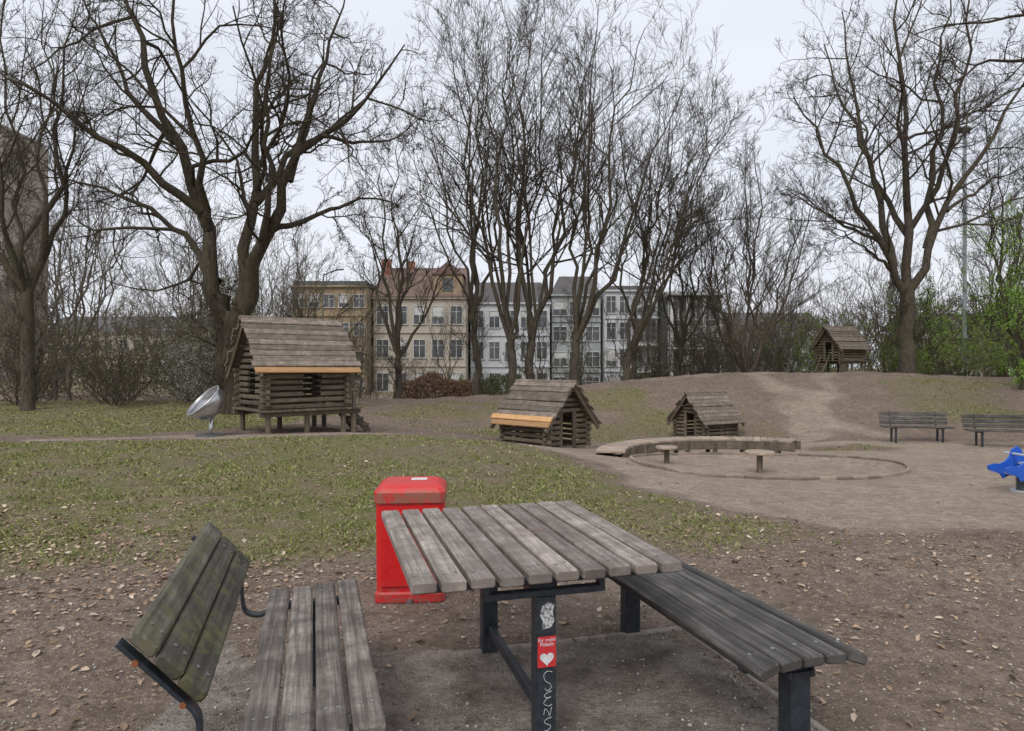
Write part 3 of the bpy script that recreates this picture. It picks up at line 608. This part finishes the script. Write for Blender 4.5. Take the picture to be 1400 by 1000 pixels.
# floodlight mast + street lamp
mt_galv = basic('galvanised_pole', (.42,.46,.50), (.52,.56,.60), 5, .5, .1, 0)
e = empty('floodlight_mast', (25.2, 38, g1(25.2,38))); b1 = MB()
b1.sweep([(0,0,0),(0,0,5),(0,0,14.0)], circ(.10, 12), up=(0,1,0)); b1.beam((-.55,0,13.9),(.3,0,13.9), rect(.07,.07,.01)); b1.build('pole', mt_galv, e)
b1 = MB()
for sx in (-.5, -.1): b1.beam((sx,-.1,14.1),(sx,-.4,13.9), rect(.34,.3,.04))
b1.build('lamp_heads', mt_dk, e)
e = empty('street_lamp', (-16.6, 60, -1)); b1 = MB(); b1.sweep(smoothcurve([(0,0,0),(0,0,9.6),(.3,0,10.6),(1.2,0,11.0)]), circ(.06, 8), up=(0,1,0)); b1.beam((1.1,0,11.0),(1.8,0,11.05), rect(.26,.12,.04)); b1.build('pole_and_head', mt_dk, e)

# ------------------------------------------------------------ playhouses
def playhouse(name, x, y, yaw, L=1.7, hd=.98, ez=.58, rz=1.66, fh=0, s=1.0, new_planks=(), door='gable', ladder=False, deck=0):
    e = empty(name, (x, y, g1(x,y)), R(yaw)); e.scale = (s,s,s); over = .24; wd = hd-over; rnd = random.Random(int(x*100))
    slope = (rz-ez)/hd; wl_ = MB(); lh = .095; pitch = .138; zb = fh+.08
    z = zb; i = 0; topw = ez+over*slope
    LP = rect(.075, lh, .018)
    while z < topw-.04:
        for sy in (-1, 1):
            if door == 'side' and sy < 0 and zb+.2 < z < topw-.1:
                segs = [(-L/2-.12, -.15), (.35, L/2+.12)]
            else: segs = [(-L/2-.12, L/2+.12)]
            for a_, c_ in segs: wl_.beam((a_-rnd.uniform(0,.05), sy*wd+rnd.uniform(-.01,.01), z), (c_+rnd.uniform(0,.05), sy*wd, z+rnd.uniform(-.008,.008)), LP, c=.01)
        z += pitch
    z = zb+pitch/2
    while z < rz-.2:
        half = min(wd+.12, (rz-z)/slope-.12)
        for sx in (-1, 1):
            op = (door == 'gable' and z < zb+.85 and sx == (1 if yaw < 0 else -1)) or (door == 'side' and zb+.3 < z < zb+.85 and sx == -1)
            if op and half > .3: segs = [(-half, -.24), (.24, half)]
            else: segs = [(-half, half)]
            for a_, c_ in segs: wl_.beam((sx*L/2, a_-rnd.uniform(0,.03), z), (sx*L/2, c_+rnd.uniform(0,.03), z+rnd.uniform(-.008,.008)), LP, c=.01)
        z += pitch
    for sx in (-1, 1):
        for sy in (-1, 1): wl_.beam((sx*(L/2-.09), sy*(wd-.09), 0 if fh == 0 else fh), (sx*(L/2-.09), sy*(wd-.09), topw-.05), circ(.055, 8))
        for sy in (-1, 1): wl_.beam((sx*(L/2+.2), sy*(hd+.02), ez-.09), (sx*(L/2+.2), sy*.02, rz-.07), rect(.05,.12,.01))
        if door == 'gable':
            for sy in (-.26,.26): wl_.beam((sx*(L/2+.0), sy, fh), (sx*(L/2+.0), sy, min(zb+.95, rz-.5)), circ(.06, 8))
    wl_.build('log_walls', M['logs'], e)
    rf = MB(); nwb = MB(); sl = math.hypot(hd, rz-ez); npk = max(6, int(sl/.155)); pw = sl/npk
    for sy in (-1, 1):
        nx = Vector((0, sy*(rz-ez), hd)).normalized()
        for i in range(npk):
            f_ = (i+.5)/npk; p = Vector((0, sy*hd*(1-f_), ez+(rz-ez)*f_))+nx*(.02+.012*(i % 2))
            l0 = L/2+.3+rnd.uniform(-.05,.06); l1 = L/2+.3+rnd.uniform(-.05,.06)
            tgt = nwb if (sy == -1 and i in new_planks) else rf
            tgt.beam((-l0, p.y, p.z+rnd.uniform(-.014,.014)), (l1, p.y, p.z+rnd.uniform(-.014,.014)), rect(pw*.96, .045, .012), up=nx, c=.006)
    rf.beam((-L/2-.3, 0, rz+.02), (L/2+.3, 0, rz+.02), circ(.05, 8))
    rf.build('roof_planks', M['roof'], e)
    if nwb.v: nwb.build('new_roof_planks', M['newwood'], e)
    fl = MB()
    if fh:
        nfl = int((L+.3+deck)/.14)
        for i in range(nfl):
            xx_ = -L/2-.15+(i+.5)*(L+.3+deck)/nfl; fl.beam((xx_, -wd-.15, fh), (xx_, wd+.15, fh), rect(.13,.045,.006))
        for sy in (-1, 1): fl.beam((-L/2-.15, sy*wd, fh-.08), (L/2+.15+deck, sy*wd, fh-.08), rect(.1,.11,.01))
        for px_ in (-L/2+.05, 0, L/2-.05)+((L/2+deck,) if deck else ()):
            for sy in (-1, 1): fl.beam((px_, sy*(wd-.02), -.3), (px_, sy*(wd-.02), fh-.03), circ(.065, 8))
        if deck:
            for sy in (-1, 1): fl.beam((L/2+deck, sy*(wd-.02), fh), (L/2+deck, sy*(wd-.02), fh+.5), circ(.05, 8))
            fl.beam((L/2+.1, -wd, fh+.42), (L/2+deck+.1, -wd, fh+.42), circ(.045, 8))
            for i in range(3): fl.box((L/2+deck+.2+i*.15, -.1, fh-.13-i*.16), (.2, .75, .06), .008)
            for sy in (-.42, .26): fl.beam((L/2+deck+.08, sy, fh-.05), (L/2+deck+.62, sy, -.1), rect(.05,.16,.01))
    else:
        fl.box((0,0,.03), (L, 2*wd, .06), .01)
    if ladder:
        for i in range(3): fl.beam((-L/2-.35-.12*(2-i), -.25, .12+i*.16), (-L/2-.35-.12*(2-i), .25, .12+i*.16), circ(.03,8))
        for sy in (-.25,.25): fl.beam((-L/2-.7, sy, -.05), (-L/2-.2, sy, fh+.3), circ(.035,8))
    fl.build('platform', M['logs'], e)
    return e
playhouse('wooden_playhouse', -5.2, 16.2, 41, L=1.9, hd=1.05, ez=1.38, rz=2.62, fh=.55, new_planks=(0,), door='side', deck=.22)
playhouse('wooden_playhouse', .87, 18.0, -46, L=1.55, hd=1.0, ez=.58, rz=1.68, new_planks=(0,1))
playhouse('wooden_playhouse', 6.8, 24.0, 30, L=1.55, hd=1.0, ez=.55, rz=1.68, s=.92)
playhouse('wooden_playhouse', 16.9, 35.2, 22, L=1.5, hd=1.0, ez=1.15, rz=2.3, fh=.6, s=1.02, ladder=True)

# steel spinning bowl
e = empty('steel_spinning_bowl', (-6.5, 14.4, g1(-6.5,14.4))); ax = Vector((-.55,-.45,.70)).normalized()
q = Vector((0,0,1)).rotation_difference(ax).to_matrix(); vs=[]; fs=[]; nu, nv = 40, 12; rr = .41
for sgn, ra in ((0, rr), (1, rr-.015)):
    for j in range(nv+1):
        th = math.pi/2*j/nv*1.04
        for i in range(nu):
            ph = 2*math.pi*i/nu; p = Vector((ra*math.sin(th)*math.cos(ph), ra*math.sin(th)*math.sin(ph), -ra*math.cos(th)*.95)); vs.append(q@p+Vector((0,0,.74)))
def ix(s_, j, i): return s_*(nv+1)*nu+j*nu+i % nu
for j in range(nv):
    for i in range(nu): fs.append((ix(0,j,i),ix(0,j,i+1),ix(0,j+1,i+1),ix(0,j+1,i))); fs.append((ix(1,j,i+1),ix(1,j,i),ix(1,j+1,i),ix(1,j+1,i+1)))
for i in range(nu): fs.append((ix(0,nv,i),ix(0,nv,i+1),ix(1,nv,i+1),ix(1,nv,i)))
mesh_np('bowl', np.array([tuple(v_) for v_ in vs]), np.array(fs), M['bowl'], True, parent=e)
b1 = MB(); cen = Vector((0,0,.74))
ring = [cen+q@Vector((rr*1.0*math.cos(2*math.pi*i/40), rr*1.0*math.sin(2*math.pi*i/40), .02)) for i in range(41)]
b1.sweep(ring, circ(.018, 8), up=tuple(ax)); b1.sweep([(.11,.08,-.1),(.11,.08,.15),(.13,.10,.42)], circ(.04,12), up=(0,1,0)); b1.build('rim_and_post', M['bowl'], e, True)
b1 = MB(); b1.beam((.10,.08,.0),(.10,.08,.03), circ(.3,24)); b1.build('rubber_base', mt_dk, e)

# ------------------------------------------------------------ sandpit edge, boardwalk, stump tables
e = empty('sandpit_edging', (0,0,0)); b1 = MB(); nseg = 56
for i in range(nseg):
    a0 = 2*math.pi*i/nseg; a1 = 2*math.pi*(i+1)/nseg; rr = PIT[2]
    p = (PIT[0]+rr*math.cos(a0), PIT[1]+rr*math.sin(a0)); q_ = (PIT[0]+rr*math.cos(a1), PIT[1]+rr*math.sin(a1))
    b1.beam((*p, g1(*p)-.045), (*q_, g1(*q_)-.045), rect(.075,.19,.012))
b1.build('edge_planks', M['edge'], e)
e = empty('wooden_boardwalk', (0,0,0)); b1 = MB(); b2 = MB(); n = 40
pl = []
for i in range(n+1):
    f_ = i/n; a0 = R(172-118*f_); p = Vector((PIT[0]+2.9*math.cos(a0), PIT[1]+2.9*math.sin(a0), 0)); pl.append((p, a0))
zt = -.13
for i in range(n):
    p, a0 = pl[i]; rad = Vector((math.cos(a0), math.sin(a0), 0))
    aa = p-rad*.29; bb = p+rad*.29; b1.beam((aa.x,aa.y,zt+random.uniform(-.003,.003)),(bb.x,bb.y,zt), rect(.142,.045,.006), c=.004)
    p2, a2 = pl[i+1]
    for off in (-.26,.26):
        u_ = p+rad*off; w_ = p2+Vector((math.cos(a2), math.sin(a2), 0))*off; b2.beam((u_.x,u_.y,zt-.125),(w_.x,w_.y,zt-.125), rect(.05,.20,.004))
        if i % 5 == 2: b2.beam((u_.x,u_.y,-.75),(u_.x,u_.y,zt-.03), circ(.055,8))
b1.build('deck_planks', M['deck'], e); b2.build('side_beams', M['logs'], e)
for x_, y_, r_, h_ in ((3.15,13.9,.22,.30),(4.5,12.4,.26,.34)):
    z_ = g1(x_,y_)-.07; e = empty('round_stump_table', (x_,y_,z_)); b1 = MB(); b1.beam((0,0,-.05),(0,0,h_), circ(.055,12)); b1.build('post', M['logs'], e)
    b1 = MB(); b1.beam((0,0,h_),(0,0,h_+.05), circ(r_,28), c=.008); b1.build('round_top', M['deck'], e)

# ------------------------------------------------------------ far park benches
def park_bench(x, y, yaw, L=1.9):
    e = empty('park_bench', (x,y,g1(x,y)), R(yaw)); b1 = MB(); b2 = MB()
    for i in range(4): b1.beam((-L/2,-.22+i*.12,.44),(L/2,-.22+i*.12,.44), rect(.10,.04,.008), c=.006)
    for i in range(3): b1.beam((-L/2,.24+i*.035,.55+i*.125),(L/2,.24+i*.035,.55+i*.125), rect(.10,.035,.008), up=(0,-.97,.27), c=.006)
    for sx in (-L/2+.3, L/2-.3):
        b2.beam((sx,-.2,-.05),(sx,-.2,.42), rect(.05,.05,.006), up=(0,1,0)); b2.beam((sx,.16,-.05),(sx,.16,.42), rect(.05,.05,.006), up=(0,1,0))
        b2.beam((sx,-.26,.40),(sx,.22,.40), rect(.05,.04,.004)); b2.sweep(smoothcurve([(sx,.14,.40),(sx,.25,.44),(sx,.29,.6),(sx,.36,.88)]), rect(.05,.02,.003), up=(1,0,0))
    b1.build('slats', M['benchdark'], e); b2.build('frame', M['steel'], e)
park_bench(11.85,20,-10,1.85); park_bench(13.45,18.6,-12)

# ------------------------------------------------------------ spring rider (dolphin)
x_, y_ = 6.95, 9.3; e = empty('blue_spring_rider', (x_,y_,g1(x_,y_)), R(8))
out = [(-.40,.34),(-.30,.37),(-.22,.36),(-.12,.40),(-.06,.46),(-.02,.56),(.06,.60),(.12,.55),(.15,.47),(.24,.42),(.36,.45),(.46,.58),(.54,.60),(.52,.48),(.60,.40),(.50,.36),(.38,.30),(.2,.24),(.06,.20),(-.08,.20),(-.16,.16),(-.20,.22),(-.28,.25),(-.38,.28)]
for sy in (-.14, .14):
    vs = [(a_, sy+t_, c_) for t_ in (-.012,.012) for a_, c_ in out]; n = len(out)
    fs = [tuple(range(n)), tuple(range(2*n-1, n-1, -1))]+[(i,i+n,(i+1)%n+n,(i+1)%n) for i in range(n)]
    me = bpy.data.meshes.new('dolphin_side'); me.from_pydata(vs, [], fs); me.materials.append(M['blue']); o = bpy.data.objects.new('dolphin_side', me); col.objects.link(o); o.parent = e
b1 = MB(); b1.box((.2,0,.37),(.3,.26,.03),.008); b1.beam((-.02,-.26,.50),(-.02,.26,.50), circ(.016,10)); b1.beam((-.1,-.24,.25),(-.1,.24,.25), circ(.016,10)); b1.build('seat_and_grips', mt_galv, e)
b1 = MB(); cs = [(.02+.075*math.cos(t_*.5), .075*math.sin(t_*.5), .02+.19*t_/75) for t_ in range(76)]; b1.sweep(cs, circ(.014,8), up=(0,0,1)); b1.build('coil_spring', mt_dk, e, True)
b1 = MB(); b1.beam((.02,0,-.03),(.02,0,.02), circ(.15,20)); b1.beam((.02,0,.205),(.02,0,.225), circ(.10,20)); b1.box((0.05,0,.24),(.4,.27,.03),.005); b1.build('base_plate', mt_galv, e)

# ------------------------------------------------------------ picnic table
TH = R(15.6); e = empty('picnic_table', (-.395, 2.62, 0), TH); table = e
b1 = MB(); b2 = MB(); bo = MB(); Wd = 1.18; Lg = 1.37
for i in range(10):
    cx = (i+.5)*Wd/10; d0 = random.uniform(-.005,.005); zt = .737+random.uniform(-.002,.002)
    b1.beam((cx,d0,zt),(cx,Lg+d0,zt+random.uniform(-.002,.002)), rect(.099,.045,.007), c=.005)
    for vv in (.10, Lg-.12):
        for dx in (-.022,.022): bo.beam((cx+dx,vv+dx*.4,zt+.0205),(cx+dx,vv+dx*.4,zt+.0255), circ(.008,10))
cxl = .582
for vv in (.11, Lg-.13):
    b2.box((Wd/2,vv,.70),(Wd-.06,.05,.026),.003)
    b2.box((cxl,vv,.645),(.54,.045,.028),.003)
    for sx in (-.255,.255): b2.box((cxl+sx,vv,.672),(.026,.043,.030),.001)
    b2.box((cxl,vv+.02,.665),(.12,.03,.04),.001)
for vv in (.12, 1.10): b2.beam((cxl,vv,-.05),(cxl,vv,.632), rect(.085,.085,.006), up=(0,1,0))
b2.beam((cxl,.16,.135),(cxl,1.06,.135), rect(.03,.055,.003))
b2.beam((cxl,.16,.60),(cxl,1.06,.60), rect(.03,.04,.003))
for sx in (-.42,.42): b2.beam((Wd/2+sx,.13,.702),(Wd/2+sx,Lg-.15,.702), rect(.03,.02,.002))
b1.build('table_slats', M['table'], e); b2.build('steel_frame', M['steel'], e); bo.build('bolts', M['bolt'], e)
fy = .12-.0425
st = MB(); st.box((cxl,fy-.0022,.405),(.080,.003,.128),.0005); st.build('red_sticker', M['stred'], e)
def text(body, sz, x_, z_, mat=M['white'], y_=fy-.0050):
    c_ = bpy.data.curves.new('text','FONT'); c_.body = body; c_.size = sz; c_.align_x = 'CENTER'; c_.extrude = .0003; c_.space_line = .85
    o = bpy.data.objects.new('sticker_text', c_); col.objects.link(o); o.parent = e; o.location = (x_, y_, z_); o.rotation_euler = (R(90),0,0); c_.materials.append(mat)
text('für mehr\nPöbeln', .022, cxl, .449)
hp = []
for i in range(40):
    t_ = 2*math.pi*i/40; hp.append((cxl+16*math.sin(t_)**3*.0019, fy-.0050, .378+(13*math.cos(t_)-5*math.cos(2*t_)-2*math.cos(3*t_)-math.cos(4*t_))*.0019))
me = bpy.data.meshes.new('heart'); me.from_pydata(hp, [], [tuple(range(40))]); me.materials.append(M['white']); o = bpy.data.objects.new('heart', me); col.objects.link(o); o.parent = e
vs = [(cxl-.02,fy-.002,.50),(cxl+.018,fy-.002,.505),(cxl+.033,fy-.002,.53),(cxl+.026,fy-.002,.57),(cxl+.034,fy-.002,.60),(cxl+.005,fy-.002,.612),(cxl-.022,fy-.002,.595),(cxl-.03,fy-.002,.56),(cxl-.018,fy-.002,.535)]
mtorn, nt, bb_ = new_mat('torn_paper'); n_ = noise(nt, coords(nt,'Object'), 70, 6, .8); nt.links.new(ramp(nt, n_, [(.45,(.10,.10,.11)),(.55,(.6,.6,.6))]), bb_.inputs['Base Color'])
me = bpy.data.meshes.new('torn_sticker'); me.from_pydata(vs, [], [tuple(range(len(vs)))]); me.materials.append(mtorn); o = bpy.data.objects.new('torn_sticker', me); col.objects.link(o); o.parent = e
gr_ = MB(); zz0 = .320
def stroke(p): gr_.sweep(smoothcurve([(cxl+a_*.85+.004, fy-.0022, zz0+c_) for a_, c_ in p], 6), circ(.0010,6), up=(0,1,0))
stroke([(.024,-.002),(-.002,.004),(-.02,-.012),(-.012,-.036),(.012,-.05),(.018,-.066),(-.004,-.078),(-.014,-.066)])
stroke([(.022,-.080),(-.006,-.088),(-.018,-.100),(.004,-.108),(.016,-.104),(-.010,-.114),(-.020,-.130),(.004,-.142),(.022,-.136)])
stroke([(-.020,-.176),(-.014,-.152),(.002,-.166),(.010,-.182),(.020,-.148)])
stroke([(.020,-.19),(-.006,-.196),(-.018,-.208),(.000,-.218),(.016,-.226),(.004,-.242),(-.018,-.244)])
gr_.build('marker_graffiti', M['white'], e)
gr_ = MB()
for kx in range(6):
    a_ = .62+.03*kx; pts = [(a_+.02*math.sin(t_*2.1+kx), .62+.025*t_+.01*math.cos(t_*3+kx), .7603) for t_ in range(5)]
    gr_.sweep(smoothcurve(pts, 4), circ(.0012,5), up=(0,0,1))
gr_.build('table_scribble', basic('faded_marker', (.28,.17,.16), (.34,.22,.20), 50, .8, 0, 0), e)

# ------------------------------------------------------------ right bench (no back)
e = empty('backless_bench', (1.175, 2.64, 0), R(17.5)); b1 = MB(); b2 = MB(); bo = MB(); Lb = 1.66
zs = [.440,.450,.453,.450,.438]; tl = [-.32,-.1,0,.1,.34]
for i in range(5):
    cx = -.212+i*.106; b1.beam((cx,random.uniform(-.006,.006),zs[i]),(cx,Lb,zs[i]), rect(.097,.042,.008), up=(math.sin(tl[i]),0,math.cos(tl[i])), c=.006)
    for vv in (.12, Lb-.14): bo.beam((cx,vv,zs[i]+.02),(cx,vv,zs[i]+.0235), circ(.009,10))
for vv in (.12, Lb-.12):
    b2.sweep([(-.25,vv,.405),(-.2,vv,.412),(0,vv,.422),(.2,vv,.412),(.25,vv,.400)], rect(.05,.016,.002), up=(0,0,1))
    b2.box((0,vv,.395),(.16,.05,.035),.003); b2.beam((0,vv,-.05),(0,vv,.38), rect(.095,.085,.006), up=(0,1,0))
    for sx in (-.055,.055): b2.box((sx,vv,.37),(.02,.09,.03),.002)
b2.beam((0,.2,.39),(0,Lb-.2,.39), rect(.04,.03,.003))
b1.build('seat_slats', M['benchdark'], e); b2.build('steel_frame', M['steel'], e); bo.build('bolts', M['bolt'], e)

# ------------------------------------------------------------ left bench with backrest
e = empty('bench_with_backrest', (-.405, 2.20, 0), R(16.2)); b1 = MB(); b2 = MB(); b3 = MB(); bo = MB(); Lb = 1.50; rst = MB()
zs = [.437,.436,.440,.446]
for i in range(4):
    cx = -.055-i*.112; z_ = zs[3-i]; b1.beam((cx,random.uniform(-.008,.008)-.04,z_),(cx,Lb-.04*i*.3,z_), rect(.100,.042,.009), c=.008)
    for vv in (.12, Lb-.14):
        for dx in (-.02,.02): bo.beam((cx+dx,vv,z_+.02),(cx+dx,vv,z_+.0235), circ(.007,10))
for i in range(3):
    cx = -.575-i*.066; z_ = .625+i*.075; up = Vector((.73,0,.68)); b3.beam((cx,.01,z_),(cx,Lb-.02,z_), rect(.094,.04,.009), up=up, c=.007)
    for vv in (.11, Lb-.17):
        for dx in (-.02,.02): bo.beam(Vector((cx,vv,z_))+up*.019+Vector((dx*.68,0,-dx*.73)), Vector((cx,vv,z_))+up*.0235+Vector((dx*.68,0,-dx*.73)), circ(.007,10))
for vv in (.06, Lb-.14):
    b2.sweep(smoothcurve([(-.785,vv,.775),(-.71,vv,.695),(-.635,vv,.612),(-.57,vv,.535),(-.56,vv,.46),(-.545,vv,.395),(-.48,vv,.37),(-.38,vv,.405),(-.2,vv,.412),(-.02,vv,.415)]), rect(.014,.05,.003), up=(0,1,0))
    b2.beam((-.24,vv,-.05),(-.24,vv,.40), rect(.085,.085,.006), up=(0,1,0)); b2.box((-.24,vv,.398),(.4,.045,.02),.002)
    rst.beam((-.735,vv-.030,.715),(-.735,vv+.030,.715), circ(.010,12)); rst.beam((-.605,vv-.030,.572),(-.605,vv+.030,.572), circ(.010,12))
b1.build('seat_slats', M['benchseat'], e); b3.build('back_slats', M['mossy'], e); b2.build('steel_frame', M['steel'], e); bo.build('bolts', M['bolt'], e); rst.build('bolt_caps', M['rust'], e)

# ------------------------------------------------------------ red litter bin
e = empty('red_litter_bin', (-.70, 4.78, g1(-.7,4.78)), R(4))
def sect(w, d, c, z): return [(w/2,-d/2+c,z),(w/2,d/2-c,z),(w/2-c,d/2,z),(-w/2+c,d/2,z),(-w/2,d/2-c,z),(-w/2,-d/2+c,z),(-w/2+c,-d/2,z),(w/2-c,-d/2,z)]
def loft(name, secs, mat):
    vs = [p for s_ in secs for p in s_]; fs = []
    for i in range(len(secs)-1):
        for j in range(8): fs.append((i*8+j, i*8+(j+1)%8, (i+1)*8+(j+1)%8, (i+1)*8+j))
    fs.append(tuple(range(8))[::-1]); fs.append(tuple((len(secs)-1)*8+j for j in range(8)))
    me = bpy.data.meshes.new(name); me.from_pydata(vs, [], fs); me.materials.append(mat); o = bpy.data.objects.new(name, me); col.objects.link(o); o.parent = e
    md = o.modifiers.new('b','BEVEL'); md.width = .005; md.segments = 2; md.limit_method = 'ANGLE'; return o
loft('bin_body', [sect(.470,.40,.03,0),sect(.470,.40,.03,.060),sect(.450,.38,.03,.070),sect(.458,.39,.03,.668)], M['red'])
loft('bin_lid', [sect(.480,.42,.035,.668),sect(.482,.42,.035,.742),sect(.44,.38,.03,.768),sect(.37,.30,.03,.792),sect(.35,.28,.03,.795)], M['red'])
b1 = MB(); b1.box((.05,.02,.7972),(.11,.08,.002),.0004); b1.build('lid_sticker', M['white'], e)
b1 = MB(); b1.box((0,-.199,.36),(.38,.012,.5),.004); b1.build('door_panel', M['red'], e)
b1 = MB(); b1.beam((.16,-.215,.42),(.16,-.20,.42), circ(.012,12)); b1.beam((0,-.210,-.01),(0,-.210,.03), circ(.02,10)); b1.build('lock', M['bolt'], e)

# concrete edging
e = empty('concrete_edging'); b1 = MB()
def ed(p, q_, n):
    for i in range(n):
        a_ = Vector(p).lerp(Vector(q_), i/n+.003); c_ = Vector(p).lerp(Vector(q_), (i+1)/n-.003); b1.beam((a_.x,a_.y,-.042+random.uniform(-.004,.002)),(c_.x,c_.y,-.042), rect(.05,.10,.01), c=.005)
ed((-.30,3.79),(1.02,4.16),2); ed((1.05,4.13),(1.80,1.45),3); b1.build('edging_stones', M['kerb'], e)

# ------------------------------------------------------------ world, sun, camera
w = bpy.data.worlds.new('World'); scene.world = w; w.use_nodes = True; nt = w.node_tree; nt.nodes.clear()
out = node(nt, 'ShaderNodeOutputWorld'); bg = node(nt, 'ShaderNodeBackground'); sky = node(nt, 'ShaderNodeTexSky', sky_type='NISHITA')
sky.sun_disc = False; sky.sun_elevation = R(48); sky.sun_rotation = R(200); sky.air_density = 1.5; sky.dust_density = 4
tc = node(nt, 'ShaderNodeTexCoord'); mp = node(nt, 'ShaderNodeMapping'); mp.inputs['Scale'].default_value = (1,1,2.5); nt.links.new(tc.outputs['Generated'], mp.inputs[0])
n_ = noise(nt, mp.outputs[0], 2.2, 3, .55)
cl_ = ramp(nt, n_, [(.3,(5.5,5.75,6.4)),(.7,(6.5,6.65,7.15))])
nt.links.new(mix(nt, .93, sky.outputs[0], cl_), bg.inputs[0]); bg.inputs[1].default_value = .145; nt.links.new(bg.outputs[0], out.inputs[0])
sl = bpy.data.lights.new('Sun','SUN'); sl.energy = 1.5; sl.angle = R(25); sl.color = (1,.97,.93); so = bpy.data.objects.new('sun', sl); col.objects.link(so)
so.rotation_euler = (R(42), 0, R(-20))
cam = bpy.data.cameras.new('Camera'); cam.lens = 24; cam.sensor_width = 36; cam.clip_end = 2000; cam.clip_start = .05
co = bpy.data.objects.new('Camera', cam); col.objects.link(co); co.location = (0,0,1.6); co.rotation_euler = (R(90),0,0); scene.camera = co
scene.view_settings.view_transform = 'Standard'; scene.view_settings.look = 'None'; scene.view_settings.exposure = 0
print('done')
